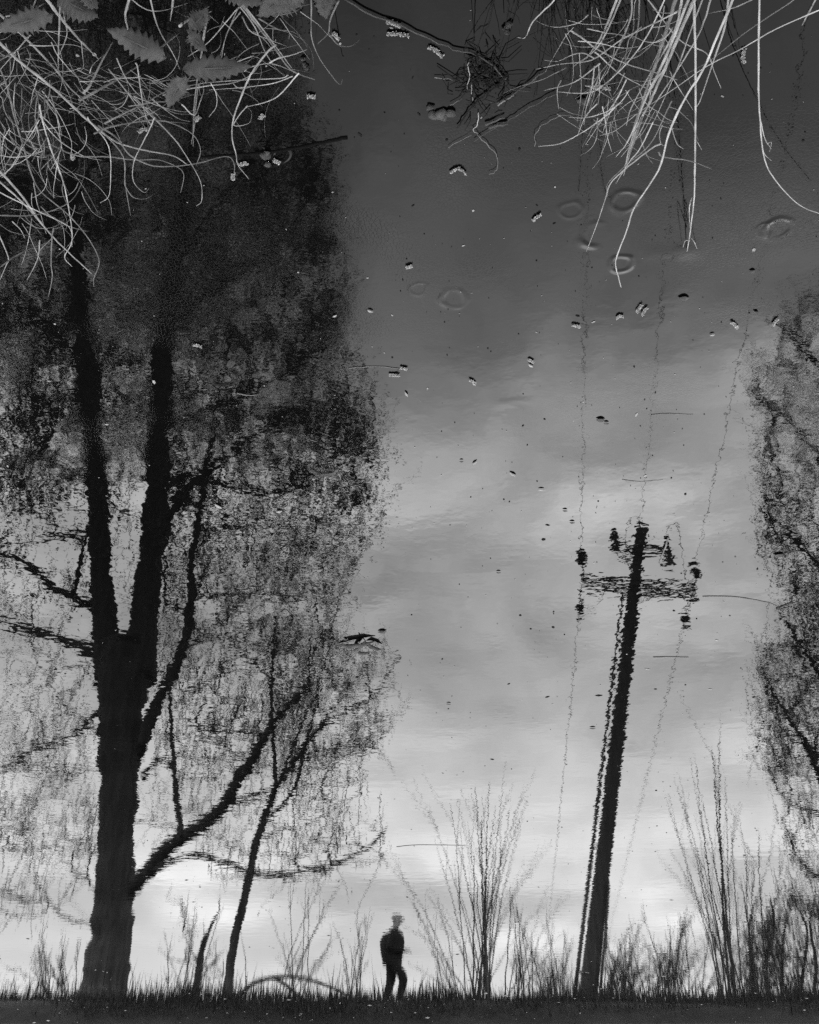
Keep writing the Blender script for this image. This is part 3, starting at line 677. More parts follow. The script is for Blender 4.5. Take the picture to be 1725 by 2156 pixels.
# ------------------------------------------------------------------ the walker
def walker():
    base = P(826, 2124, 22.9); base.z = .50
    root = thing('person', base, 'person in dark clothes and a pale cap walking right on the far bank', 'person')
    fw = Vector((-1, 0, 0)); sd = Vector((0, 1, 0))  # walks to the right of the picture
    def q(f, s, z): return fw * f + sd * s + Vector((0, 0, z))
    J, E, Rr = [], [], []
    def add(p, r, par=None, r2=None):
        J.append(p); Rr.append((r, r2 or r))
        if par is not None: E.append((par, len(J) - 1))
        return len(J) - 1
    pel = add(q(-.02, 0, .95), .145, None, .165)
    wa = add(q(0, 0, 1.10), .135, pel, .15); ch = add(q(.02, 0, 1.28), .15, wa, .18); nb = add(q(.03, 0, 1.44), .10, ch, .13); nk = add(q(.06, 0, 1.52), .058, nb); hd = add(q(.08, 0, 1.60), .085, nk); hd2 = add(q(.09, 0, 1.70), .095, hd); add(q(.085, 0, 1.76), .06, hd2)
    for s, (kn, an, toe), (el, ha) in ((1, ((-.03, .50), (-.15, .12), (.0, .04)), ((-.20, 1.13), (.10, 1.02))), (-1, ((.25, .53), (.14, .12), (.31, .06)), ((-.12, 1.10), (.27, 1.05)))):
        h = add(q(-.02, s * .10, .86), .135, pel); k = add(q(kn[0], s * .10, kn[1]), .105, h); a = add(q(an[0], s * .10, an[1]), .075, k); add(q(toe[0] - .02, s * .10, toe[1] + .01), .04, a)
        sh = add(q(.02, s * .19, 1.40), .072, nb); e_ = add(q(el[0] + .02, s * .27, el[1]), .07, sh); w = add(q(ha[0], s * .20, ha[1]), .05, e_)
        pm = add(q(ha[0] + .06, s * .18, ha[1] + .01), .034, w)
        for i, ln in enumerate((.055, .07, .075, .07)):
            f1 = add(q(ha[0] + .10, s * .18 + (i - 1.5) * .020, ha[1] - .005), .010, pm); add(q(ha[0] + .10 + ln * .6, s * .18 + (i - 1.5) * .018, ha[1] - .03 - ln * .3), .008, f1)
        t1 = add(q(ha[0] + .05, s * .18 - s * .045, ha[1] + .03), .011, w); add(q(ha[0] + .10, s * .18 - s * .05, ha[1] + .03), .009, t1)
    me = bpy.data.meshes.new('skeleton'); me.from_pydata(J, E, []); o = bpy.data.objects.new('skeleton', me); col.objects.link(o)
    md = o.modifiers.new('skin', 'SKIN'); md.use_smooth_shade = True
    for i, sv in enumerate(me.skin_vertices[0].data): sv.radius = Rr[i]; sv.use_root = (i == 0)
    sb = o.modifiers.new('sub', 'SUBSURF'); sb.levels = 2; sb.render_levels = 2
    dg = bpy.context.evaluated_depsgraph_get(); dg.update()
    bm_ = bpy.data.meshes.new_from_object(o.evaluated_get(dg)); bm_.name = 'body'
    bpy.data.objects.remove(o)
    bm_.materials.clear()
    for k in ('cloth', 'skin', 'shoe'): bm_.materials.append(MAT[k])
    for pl in bm_.polygons:
        c = pl.center
        mi = 1 if c.z > 1.53 or (.9 < c.z < 1.2 and -c.x > .11) and (abs(c.y) < .3 and (-c.x > .24 if c.y < 0 else -c.x > .12)) else (2 if c.z < .09 else 0)
        pl.material_index = mi; pl.use_smooth = True
    b = bpy.data.objects.new('body', bm_); col.objects.link(b); b.parent = root
    def part(name, mb, m):
        o2 = mb.build(name, MAT[m]); o2.parent = root; return o2
    mb = MB(); mb.lathe(q(.085, 0, 1.695), (0, 0, 1), [(0, .112), (.04, .116), (.08, .105), (.115, .07), (.13, .01)], 16); cp = part('cap', mb, 'cap')
    mb = MB(); mb.box(q(.20, 0, 1.70), (.11, .15, .012)); v = mb.build('brim', MAT['cap']); v.parent = cp
    mb = MB(); mb.lathe(q(.175, 0, 1.655), fw, [(0, .018), (.012, .016), (.022, .005)], 8); part('nose', mb, 'skin')
    # loose jacket body
    mb = MB(); n = 16; prof = [(.80, .21, .20, -.02), (.90, .215, .21, -.02), (1.05, .22, .24, -.02), (1.25, .24, .265, .0), (1.40, .20, .22, .01), (1.49, .09, .10, .05)]
    for (z, rs_, rf, f0) in prof:
        for i in range(n):
            a = 2 * math.pi * i / n; w = 1 + .05 * math.sin(3 * a + z * 9); mb.v.append(q(f0 + rf * w * math.cos(a), rs_ * w * math.sin(a), z))
    for j in range(len(prof) - 1):
        for i in range(n): mb.f.append((j * n + i, j * n + (i + 1) % n, (j + 1) * n + (i + 1) % n, (j + 1) * n + i))
    part('jacket', mb, 'cloth')
walker()


# ------------------------------------------------------------------ near bank: dry stems hanging over the water
def Z1(pts): return [(x / 2.272, y / 2.272) for x, y in pts]                 # coordinates read in two enlarged views
def Z2(pts): return [(759 + x / 1.785, y / 1.785) for x, y in pts]
ns = random.Random(404)
STRAWS = ['straw', 'straw2', 'straw', 'straw3', 'straw3']
def stem_mesh(root, pix, wpx, z0=None, z1=None, m=None, rooted=None, name='stem', parent=None, kink=.14, joints=True):
    """pix: picture points from the bank outwards; z0 and z1: heights above the water at both ends"""
    z0 = ns.uniform(.16, .42) if z0 is None else z0
    z1 = ns.uniform(.03, .14) if z1 is None else z1
    n = len(pix)
    seg = [0.0]
    for a, b in zip(pix, pix[1:]): seg.append(seg[-1] + math.hypot(a[0] - b[0], a[1] - b[1]))
    pts = []
    for i, (x, y) in enumerate(pix):
        u = seg[i] / seg[-1]
        pts.append(N(x, y, z0 + (z1 - z0) * u + .05 * math.sin(u * 3.1)))
    if rooted is None: rooted = pix[0][1] < 12 or pix[0][0] < 12
    line = smooth_line(pts, 5)
    w = [wpx * .70 * (1 - .66 * i / (len(line) - 1)) for i in range(len(line))]
    rr = [.5 * a * dist(p) / FL for a, p in zip(w, line)]
    line = [p + Vector((ns.gauss(0, 1), ns.gauss(0, 1), ns.gauss(0, 1))) * r * kink for p, r in zip(line, rr)]
    if joints:
        rr = [r * (1.25 if ns.random() < .12 else 1.0) for r in rr]
    if rooted:                                                                  # carry the stem back to the soil of the bank
        a = line[0]; e = Vector((a.x + (a.x - line[2].x) * .6, .42 + ns.uniform(-.12, .10), .335))
        mid = a.lerp(e, .5) + Vector((0, 0, .07))
        line = [e, mid] + line; rr = [rr[0], rr[0]] + rr
    mb = MB(); mb.tube(line, rr, 6)
    return mb.build(name, MAT[m or ns.choice(STRAWS)], root)
LEFT = [
    ([(-60, 5), (0, 68), (130, 190), (260, 325), (330, 415), (420, 500)], 8), ([(-60, 150), (0, 205), (100, 300), (230, 400), (350, 510), (450, 600), (560, 680), (700, 720), (830, 745), (900, 790)], 8),
    ([(220, -10), (310, 110), (400, 210), (470, 280)], 8.5), ([(290, -10), (285, 120), (280, 250), (280, 350)], 6), ([(296, -10), (310, 90), (320, 170), (280, 270)], 5),
    ([(400, 445), (430, 410), (490, 290), (540, 200)], 8), ([(380, 480), (470, 430), (560, 380), (670, 310)], 8.5),
    ([(-40, 780), (0, 820), (100, 930), (200, 1070), (300, 1180), (440, 1310)], 8), ([(-40, 830), (0, 870), (120, 980), (250, 1130), (330, 1210)], 6),
    ([(-30, 270), (30, 400), (70, 560), (110, 690), (150, 830), (200, 920), (330, 1030), (430, 1150), (475, 1250), (450, 1330), (450, 1370)], 5),
    ([(190, 500), (200, 560), (240, 700), (300, 860), (330, 1000), (345, 1150), (310, 1230), (345, 1275)], 5), ([(-20, 905), (0, 920), (160, 1000), (290, 1060), (340, 1100), (345, 1180)], 4),
    ([(-10, 1030), (150, 1030), (270, 1000), (350, 950), (400, 850), (405, 760)], 3.5), ([(258, 1090), (250, 1130), (245, 1250), (250, 1330), (232, 1420)], 5),
    ([(-10, 1285), (100, 1210), (240, 1155)], 4), ([(-10, 1110), (40, 1230), (30, 1270), (0, 1340)], 4), ([(190, 1150), (180, 1240), (130, 1340)], 3.5),
    ([(240, 690), (370, 745), (520, 750), (650, 765), (760, 765), (850, 800), (880, 840), (865, 920)], 4.5), ([(470, 600), (560, 660), (620, 740), (720, 790), (830, 795), (950, 780), (1080, 748), (1120, 780), (1120, 840)], 5),
    ([(740, 560), (720, 610), (680, 690), (640, 780), (640, 870), (690, 920), (715, 900)], 3.5), ([(440, 590), (500, 640), (590, 750), (600, 880), (625, 1030)], 4.5), ([(597, 860), (600, 890), (640, 945), (700, 950), (740, 925)], 3),
    ([(420, 560), (430, 580), (520, 700), (530, 850), (520, 940), (480, 970)], 4), ([(600, 430), (700, 530), (830, 660), (900, 760), (960, 870), (965, 960), (940, 985)], 3.5), ([(640, 460), (720, 540), (860, 690)], 4),
    ([(450, 640), (520, 610), (640, 585), (760, 575), (850, 600), (930, 650), (960, 720), (940, 790)], 4.5), ([(760, 578), (900, 590)], 3),
    ([(1320, 215), (1280, 250), (1210, 340), (1160, 450), (1120, 560), (1110, 650), (1130, 740), (1140, 790), (1190, 855)], 6),
    ([(1120, -10), (1150, 15), (1230, 120), (1300, 210), (1370, 310), (1420, 350), (1505, 380)], 7.5), ([(1115, -10), (1140, 20), (1220, 130), (1260, 230), (1305, 310)], 5), ([(1140, -10), (1250, 130), (1340, 250), (1400, 330)], 5),
    ([(1290, 300), (1330, 280), (1400, 262), (1475, 235)], 5), ([(1490, -10), (1490, 100), (1492, 180), (1530, 280), (1620, 400), (1640, 380)], 4.5), ([(1625, -10), (1580, 100), (1570, 160), (1520, 210)], 5), ([(1572, 160), (1620, 215), (1680, 220), (1720, 190)], 3),
    ([(860, 125), (900, 98), (1000, 30)], 8), ([(740, 245), (760, 235), (860, 155)], 8), ([(1150, 30), (1120, 60), (1000, 200), (900, 270)], 4), ([(1140, 40), (1130, 60), (1080, 180), (1060, 280)], 3.5), ([(1150, 60), (1100, 130), (1065, 230), (1050, 290)], 3.5),
    ([(990, 90), (975, 180), (960, 290), (945, 380), (930, 500), (925, 620), (925, 700)], 6), ([(950, 400), (935, 520), (930, 610), (915, 690)], 4),
    ([(780, 455), (880, 430), (1000, 410), (1120, 395), (1210, 350), (1260, 270)], 4.5), ([(500, 590), (600, 540), (700, 490), (790, 440), (880, 425)], 5), ([(1170, 340), (1200, 320), (1300, 305), (1400, 340)], 4),
    ([(1430, 350), (1400, 385), (1330, 460), (1250, 495), (1180, 510)], 4.5), ([(1185, 505), (1150, 545), (1120, 600), (1190, 590), (1205, 540), (1180, 510)], 3), ([(650, 300), (660, 330), (680, 470), (700, 560), (730, 610)], 4.5),
    ([(-20, 138), (150, 145), (300, 150), (420, 140)], 4), ([(30, 78), (130, 60), (215, 15)], 4.5), ([(175, -10), (110, 170)], 4), ([(620, -10), (700, 45), (780, 50), (900, 15)], 3.5),
    ([(720, -10), (740, 80), (770, 160), (830, 260), (860, 330)], 4.5), ([(830, -10), (815, 100)], 6), ([(1380, 360), (1340, 375), (1200, 380), (1000, 395), (900, 410)], 3.5), ([(1400, 365), (1300, 400), (1140, 420), (1000, 430)], 3),
    ([(620, -10), (600, 70), (610, 130), (618, 170)], 7), ([(1240, 90), (1330, 140), (1382, 150), (1383, 190)], 4), ([(1160, 80), (1200, 150), (1290, 190), (1370, 220)], 3.5), ([(870, 500), (930, 550), (960, 480), (975, 430), (970, 380)], 3.5),
    ([(1010, 400), (1035, 450), (1035, 510), (1000, 560)], 3), ([(1030, 430), (1060, 480), (1130, 580), (1200, 700)], 2.5), ([(0, 290), (40, 260), (110, 230), (230, 170)], 3), ([(430, 350), (445, 310), (500, 260)], 3), ([(560, 280), (600, 370), (650, 440), (700, 480)], 3.5),
    ([(520, 330), (600, 430), (680, 540), (730, 600)], 3.5), ([(390, 200), (395, 260), (400, 320), (385, 340)], 2.5), ([(60, 1060), (100, 1100), (120, 1140)], 3), ([(250, 1140), (190, 1200), (180, 1250)], 3), ([(215, 560), (215, 450), (230, 360)], 3.5),
]
def clump(name, label, loc): return thing(name, loc, label, 'dry plant')
left_root = clump('dry_stem_tangle', 'big tangle of pale dry stems hanging into the top left corner', (.45, .45, .33))
mid_root = clump('dry_stem_tuft', 'smaller tuft of pale dry stems right of the leaves, curling over the water', (.12, .45, .33))
for pts, w in LEFT:
    px = Z1(pts); rt = mid_root if px[0][0] > 400 else left_root
    stem_mesh(rt, px, w)
def rand_stem(root, cx, cy, ang, L, w, curl, z=None, m=None):
    x, y = cx, cy; pts = [(x, y)]; a = ang; n = 5
    for i in range(n):
        x += math.cos(a) * L / n; y += math.sin(a) * L / n; a += ns.gauss(0, .12) + curl; pts.append((x, y))
    z0 = z or ns.uniform(.10, .40); stem_mesh(root, pts, w, z0, max(z0 - ns.uniform(.0, .2), .02), m)
for _ in range(85):                                                            # the dense knot at the left edge
    rand_stem(left_root, ns.uniform(-40, 110), ns.uniform(60, 330), ns.choice((1.2, 1.5, .9, 1.9, 2.3, .3)) + ns.gauss(0, .35), ns.uniform(50, 170), ns.uniform(1.4, 3.4), ns.gauss(0, .16), m=ns.choice(('straw', 'straw3', 'straw3', 'straw2')))
for _ in range(55):                                                            # the knot under the leaves
    rand_stem(left_root, ns.uniform(130, 330), ns.uniform(130, 240), ns.choice((.2, -.2, .5, 2.9, .9)) + ns.gauss(0, .3), ns.uniform(40, 150), ns.uniform(1.2, 3), ns.gauss(0, .15), m=ns.choice(('straw', 'straw3', 'straw3')))
for _ in range(40):
    rand_stem(left_root, ns.uniform(-20, 180), ns.uniform(240, 470), ns.choice((1.3, 1.0, .6, 1.8)) + ns.gauss(0, .3), ns.uniform(50, 130), ns.uniform(1.2, 2.8), ns.gauss(0, .2), z=ns.uniform(.05, .25))
for _ in range(40):
    rand_stem(mid_root, ns.uniform(400, 640), ns.uniform(10, 190), ns.choice((.3, .9, 2.2, -.1, 2.7)) + ns.gauss(0, .3), ns.uniform(30, 120), ns.uniform(1.1, 2.6), ns.gauss(0, .18), m=ns.choice(('straw', 'straw3', 'straw3')))

RIGHT = [
    ([(1262, -20), (1190, 150), (1130, 290), (1080, 400), (1040, 480), (1000, 620)], 11), ([(1190, -20), (1130, 180), (1060, 380), (1020, 500)], 10.5), ([(1240, -20), (1150, 210), (1060, 400), (1010, 560), (990, 660)], 8),
    ([(1408, -20), (1340, 140), (1290, 260), (1220, 370), (1160, 500), (1120, 640), (1030, 780), (1000, 870), (960, 980), (970, 1040), (980, 1080)], 7), ([(1385, -20), (1370, 100), (1330, 220), (1280, 370), (1265, 400)], 6),
    ([(970, -20), (910, 130), (850, 220)], 8), ([(985, -20), (930, 110), (880, 190), (800, 250)], 6), ([(735, -15), (720, 10), (650, 80), (620, 140), (590, 140)], 5),
    ([(790, 115), (830, 140), (900, 190), (1000, 240), (1100, 270), (1190, 300)], 5.5), ([(880, 195), (900, 210), (980, 280), (1110, 350)], 5), ([(1190, 45), (1160, 60), (1100, 90), (980, 150), (870, 225), (760, 240), (660, 260)], 5),
    ([(960, 400), (930, 430), (890, 460), (830, 500), (750, 540), (670, 550)], 4.5), ([(890, 390), (860, 420), (840, 450), (818, 505)], 4), ([(910, 400), (920, 450), (930, 520), (945, 570)], 3.5),
    ([(1130, 540), (1090, 560), (990, 640), (940, 690), (920, 750), (890, 840), (850, 945)], 5), ([(1170, 380), (1150, 420), (1090, 540), (1000, 620), (930, 690), (930, 740)], 4.5), ([(1120, 570), (1140, 590), (1240, 605), (1320, 635)], 4.5),
    ([(1790, 10), (1720, 40), (1560, 110), (1420, 190), (1300, 250), (1170, 340), (1050, 420), (960, 490), (900, 510)], 3.5), ([(1640, -10), (1600, 20), (1450, 120), (1310, 230), (1200, 290)], 3.5), ([(1745, -70), (1710, 0), (1660, 95)], 7),
    ([(900, 240), (800, 310), (690, 340)], 4.5), ([(1490, -10), (1400, 30), (1310, 50)], 4), ([(755, 300), (740, 340), (745, 410)], 4), ([(1050, 500), (1060, 540), (1080, 590), (1100, 615)], 4), ([(1165, 470), (1170, 480), (1190, 540), (1215, 560)], 3.5), ([(1135, 470), (1125, 500), (1130, 540), (1150, 550)], 3),
    ([(1070, -15), (1090, 10), (1200, 150), (1300, 200), (1330, 270), (1355, 330)], 4.5), ([(1020, -15), (1015, 70), (960, 200), (890, 290), (850, 370), (820, 490)], 5), ([(1050, -15), (1040, 120), (990, 240), (900, 350), (850, 440)], 4.5),
    ([(1320, -15), (1280, 110), (1200, 250), (1100, 400), (1050, 500), (980, 590)], 5.5), ([(1290, -15), (1240, 120), (1190, 260), (1120, 420), (1090, 480)], 4.5), ([(1210, -15), (1180, 120), (1100, 260), (1020, 400), (1000, 470)], 6.5),
    ([(1150, -15), (1080, 130), (1000, 240), (900, 330), (840, 350), (740, 345)], 4.5), ([(1040, 460), (1000, 540), (960, 590)], 4.5), ([(1060, 440), (1020, 560), (990, 630)], 6), ([(1100, 460), (1050, 560), (1010, 610), (960, 690)], 4),
    ([(1000, 300), (940, 420), (910, 500)], 3.5), ([(880, 250), (870, 330), (850, 400), (840, 470)], 4.5), ([(900, 260), (880, 350), (860, 420)], 4), ([(880, 220), (840, 200), (800, 205), (740, 230), (690, 225)], 4), ([(1010, 520), (1050, 470), (1080, 440)], 4),
]
right_root = clump('dry_stem_bundle', 'thick bundle of pale dry stems hanging down at the upper right', (-.30, .45, .33))
for pts, w in RIGHT: stem_mesh(right_root, Z2(pts), w)
for _ in range(70):
    rand_stem(right_root, ns.uniform(1170, 1420), ns.uniform(5, 260), ns.choice((1.9, 2.2, 1.5, 2.7, .9, .4)) + ns.gauss(0, .3), ns.uniform(40, 150), ns.uniform(1.2, 3.4), ns.gauss(0, .16), m=ns.choice(('straw', 'straw', 'straw2', 'straw3')))
for _ in range(75):                                                            # dark dead twigs behind the bundle
    rand_stem(right_root, ns.uniform(1110, 1330), ns.uniform(-10, 150), ns.choice((1.3, 1.7, 2.1, .8, 2.6)) + ns.gauss(0, .4), ns.uniform(50, 170), ns.uniform(1.2, 3.2), ns.gauss(0, .22), z=ns.uniform(.03, .2), m='twig')
def lone(name, label, traces):
    root = thing(name, (N(*Z2([traces[0][0][0]])[0], .3).x, .45, .33), label, 'dry plant')
    for i, (pts, w, a, b) in enumerate(traces): stem_mesh(root, Z2(pts), w, a, b, m='straw2', name='stem' if i == 0 else 'side_shoot', kink=.15)
lone('hanging_stem', 'single straight pale stem hanging until its tip dips into the water', [([(1254, -20), (1260, 300), (1258, 600), (1255, 740), (1240, 870), (1228, 945)], 6.5, .36, .004), ([(1258, 520), (1270, 540), (1284, 565)], 3, .17, .14), ([(1246, 740), (1236, 790), (1240, 860)], 3, .08, .03), ([(1238, 905), (1222, 905), (1212, 930)], 3, .02, .008), ([(1240, 890), (1255, 910), (1265, 935)], 3, .02, .008)])
lone('curved_stem', 'lone long curving stem at the right edge, sweeping out right at its tip', [([(1500, -20), (1497, 200), (1500, 420), (1520, 600), (1570, 690), (1650, 770), (1730, 805)], 5, .36, .05), ([(1500, 430), (1520, 520), (1545, 560)], 3, .2, .16), ([(1505, 480), (1515, 570), (1545, 605)], 3, .18, .14), ([(1530, 540), (1545, 535), (1538, 570)], 2.5, .17, .15)])
def dark_twig(label, traces, z=.02):
    root = thing('dark_twig', W(*Z2([traces[0][0][0]])[0]), label, 'twig')
    for i, (pts, w) in enumerate(traces): stem_mesh(root, Z2(pts), w, z + .16 if i == 0 else z + .05, z, m='twig', rooted=False, name='stem' if i == 0 else 'side_twig', kink=.5)
dark_twig('thin dark forked twig standing in the water at the top centre', [([(505, -10), (480, 90), (455, 140), (430, 205)], 6), ([(480, 90), (440, 110), (425, 140), (430, 190)], 4), ([(470, 120), (500, 160), (530, 190)], 3.5)])
dark_twig('dark twig with a soggy lump at its foot, left of the pale bundle', [([(556, -10), (553, 60), (545, 105)], 6), ([(553, 40), (590, 60), (600, 90)], 3)])

# ------------------------------------------------------------------ leafy plant in the top left
def leaf_mesh(base, tip, width, fold, root, m='leaf', teeth=9):
    base, tip = Vector(base), Vector(tip); ax = tip - base; L = ax.length; ax.normalize()
    view = (Vector((0, 0, CAM_H)) - base).normalized(); sdv = ax.cross(view).normalized(); nv = sdv.cross(ax).normalized()
    mb = MB(); n = teeth * 4; rows = []
    for i in range(n + 1):
        u = i / n; half = width * .5 * math.sin(math.pi * min(u ** .72, 1)) ** .85
        tooth = 1.0 - .42 * (1 - (i % 4) / 4.0) * (0 if i in (0, n) else 1)
        vein = math.sin(u * teeth * 2 * math.pi) * .05 * width
        droop = -.10 * L * u * u
        row = []
        for s, k in ((-1, 1.0), (-1, .5), (0, 0), (1, .5), (1, 1.0)):
            sweep = ax * (.16 * half * k)                                  # teeth point to the tip
            hh = half * (tooth if k == 1.0 else .98)
            p = base + ax * (L * u) + sweep + sdv * (s * hh * k) + nv * (-fold * abs(s) * half * k + droop + (vein * k if k else 0) + .004 * math.sin(9 * u + s))
            mb.v.append(p); row.append(len(mb.v) - 1)
        rows.append(row)
    for a, b in zip(rows, rows[1:]):
        for j in range(4): mb.f.append((a[j], a[j + 1], b[j + 1], b[j]))
    o = mb.build('leaf', MAT[m], root)
    sol = o.modifiers.new('thickness', 'SOLIDIFY'); sol.thickness = .0006
    mr = MB(); mr.tube([base + nv * .001, base.lerp(tip, .5) + nv * (-.024 * L + .001), tip + nv * (-.10 * L)], [.0016, .0011, .0004], 5); mr.build('midrib', MAT[m], o)
    return o
def leafy(label, stems, leaves, loc):
    root = thing('leafy_plant', loc, label, 'plant')
    for pix, w, z0, z1 in stems: stem_mesh(root, pix, w, z0, z1, m='leafstem', kink=.1, joints=False)
    for (b, t, w, z, fold) in leaves:
        B, T_ = N(*b, z), N(*t, z - .02); leaf_mesh(B, T_, w * dist(B) / FL, fold, root)
leafy('green toothed leaves on a thin dark stem among the dry stems', [([(386, -40), (386, 40), (385, 148)], 5, .62, .56)],
      [((350, 122), (222, 58), 62, .56, .25), ((384, 146), (532, 140), 58, .56, .3), ((388, 160), (348, 232), 56, .54, .3), ((400, 60), (440, 20), 46, .6, .3), ((396, 66), (438, 112), 38, .46, .3)], (.34, .5, .34))
leafy('green toothed leaves cut by the top edge at the far left', [([(120, -30), (110, 10)], 4, .5, .48)],
      [((118, -10), (210, 40), 70, .50, .2), ((110, 30), (-20, 66), 56, .44, .3), ((180, -22), (205, 22), 54, .5, .2)], (.5, .5, .34))
leafy('green toothed leaves cut by the top edge beside the tuft', [([(640, -40), (630, -8)], 4, .6, .56)],
      [((640, -26), (535, 36), 76, .58, .25), ((655, -24), (545, 4), 60, .6, .25), ((686, -30), (684, 46), 62, .54, .2), ((460, -26), (560, 10), 50, .5, .3)], (.2, .5, .34))

# ------------------------------------------------------------------ things floating on the water
fr = random.Random(909)
def catkin(px, py, lpx, ang, label, curve=.06):
    lpx *= .76; c = W(px, py, .004); D = dist(c) / FL; L = lpx * D
    # lay the catkin so that it shows the wanted length and slant in the picture
    a = W(px - math.cos(ang) * lpx / 2, py + math.sin(ang) * lpx / 2, .004); b = W(px + math.cos(ang) * lpx / 2, py - math.sin(ang) * lpx / 2, .004)
    d = b - a; Lw = d.length; d.normalize(); s = Vector((-d.y, d.x, 0)); up_ = Vector((0, 0, 1))
    root = thing('catkin', c, label, 'catkin', 'catkins fallen on the pond')
    n = 9; sp = [a + d * Lw * i / (n - 1) + s * curve * Lw * (math.sin(math.pi * i / (n - 1)) - .5) for i in range(n)]
    w = max(.0035, lpx * D * .085); mb = MB(); mb.tube(sp, [w * .5] + [w * .75] * (n - 2) + [w * .3], 6); mb.build('core', MAT['catkin_d'], root)
    mb = MB()
    for i in range(60):
        u = fr.random() * (n - 1.001); j = int(u); p = sp[j].lerp(sp[j + 1], u - j)
        th = fr.uniform(-.3, math.pi + .3); o = s * math.cos(th) + up_ * math.sin(th)
        t = p + o * w * fr.uniform(.9, 1.5) + d * w * fr.uniform(-.2, .7)
        mb.tube([p + o * w * .3, p.lerp(t, .7), t], [w * .10, w * .24, w * .10], 4)
    tag(mb.build('scales', MAT['catkin'], root, smooth=False), kind='stuff')
CATS = [
    (838, 72, 62, -.1, 'long pale catkin lying straight at the top centre'), (830, 50, 46, -.35, 'dull catkin just above the long straight one at the top centre'), (918, 108, 48, -.62, 'slanting pale catkin beside the floating branch at the top'),
    (965, 360, 46, -.1, 'arched pale catkin with a speck beside it, left of the hanging stems', .35), (1130, 458, 30, .65, 'short plump pale catkin below the arched one'), (1346, 650, 26, 1.0, 'left one of two catkins lying side by side'), (1357, 656, 26, 1.0, 'right one of two catkins lying side by side'),
    (416, 728, 24, -.3, 'small pale catkin on the dark mirror image of the right leader'), (861, 562, 18, .3, 'tiny catkin left of the large film ring'), (850, 776, 20, -.2, 'small grey catkin at the edge of the tree crown'), (830, 790, 30, -.05, 'flat grey catkin just under a smaller one by the tree crown'),
    (1305, 667, 20, .2, 'small curled catkin left of the pair', .4), (1213, 686, 22, -.25, 'small grey catkin below the film ring of the curved reed'), (995, 804, 20, -.7, 'bright small catkin slanting in the middle of the pond'), (1547, 684, 24, -.8, 'thin grey catkin slanting near the right tree'), (1632, 678, 20, .9, 'small catkin in front of the right tree crown'),
    (491, 372, 18, 1.5, 'small upright catkin under a curled dry stem tip'), (655, 203, 22, 0, 'pale catkin right of the dry tuft'), (551, 246, 18, .7, 'pale catkin under the tuft of dry stems'), (300, 274, 26, .3, 'bristly catkin beneath the left tangle'), (416, 250, 18, .7, 'half hidden catkin left of the vertical dry stem'),
    (582, 340, 22, -.5, 'catkin on the bubbles beside the sunken stick'), (512, 345, 24, .2, 'pale catkin above the sunken stick'), (154, 330, 16, 1.4, 'tiny catkin caught in the left tangle'), (707, 75, 24, -.7, 'faint catkin near the top of the tuft'), (1118, 760, 16, -.5, 'tiny pale catkin in the open grey water'), (1270, 665 - 480, 40, -.05, 'dull catkin under the pale bundle'),
    (1566, 118, 40, 1.5, 'upright dark catkin left of the lone curving stem'),
]
for c in CATS: catkin(*c)
def petal(px, py, lpx, ang, label, m='pale', wr=.28, name='floating_leaf', cat='leaf', group='small pale leaves on the water'):
    lpx *= .78
    a = W(px - math.cos(ang) * lpx / 2, py + math.sin(ang) * lpx / 2, .003); b = W(px + math.cos(ang) * lpx / 2, py - math.sin(ang) * lpx / 2, .003)
    d = b - a; L = d.length; d.normalize(); s = Vector((-d.y, d.x, 0)); mb = MB(); n = 6; Wd = lpx * wr * dist(a) / FL * 1.5
    for i in range(n + 1):
        u = i / n; h = Wd * .5 * math.sin(math.pi * (u * .92 + .04)); z = .0015 * math.sin(math.pi * u)
        for k in (-1, 0, 1): mb.v.append(a + d * L * u + s * h * k + Vector((0, 0, z + abs(k) * Wd * .02)))
    for i in range(n):
        for k in range(2): q = i * 3 + k; mb.f.append((q, q + 1, q + 4, q + 3))
    o = mb.build(name, MAT[m]); so = o.modifiers.new('thickness', 'SOLIDIFY'); so.thickness = .0008
    return tag(o, label, cat, group)
for args in [(856, 830, 15, -1.0, 'small bright leaf right of the tree crown, below two grey catkins'), (1000, 975, 16, .7, 'pale sliver leaf slanting up in the mid pond'), (1080, 999, 20, -.5, 'pale sliver leaf slanting down in the mid pond'), (460, 1066, 22, -.55, 'pale sliver on the crown right of the right leader'), (588, 1077, 18, .15, 'thin white sliver in the middle of the tree crown'), (1140, 1031, 16, 0, 'flat white sliver right of mid pond'), (705, 665, 13, .4, 'tiny pale leaf on the upper tree crown'), (1118, 770, 14, -.5, 'small pale leaf below the tiny catkin'), (225, 893, 11, 0, 'tiny white fleck on the left leader'), (780, 655, 16, -.3, 'pale fleck at the right side of the upper crown'), (1500, 705, 14, .2, 'faint pale leaf below the pair of catkins')]: petal(*args)
for args in [(972, 971, 10, 0, 'small black pod in the mid pond'), (1265, 884, 24, -.1, 'dark pod left of the middle wire'), (1277, 891, 14, -.1, 'little dark scrap beside the dark pod'), (1640, 1169, 28, .05, 'dark drifting leaf before the right tree crown'), (1190, 1075, 13, -.1, 'dark scrap left of the pole top'), (1205, 1100, 14, -.1, 'small dark scrap just right of another, left of the pole top'), (1050, 1205, 12, 0, 'tiny dark scrap on the open water left of the crossarm'), (1248, 1533, 16, 0, 'dark scrap left of the mid pole'), (945, 1482, 12, -.1, 'dark scrap in the pale cloud right of the slender tree'), (1440, 628, 30, -.05, 'dark wet leaf below the stem that dips into the water'), (1592, 658, 14, -.4, 'dark seed with a pale spot before the right tree'), (1585, 572, 16, 0, 'small dark leaf near the top of the right tree')]:
    petal(*args, m='wetleaf', wr=.4, group='dark scraps on the water')
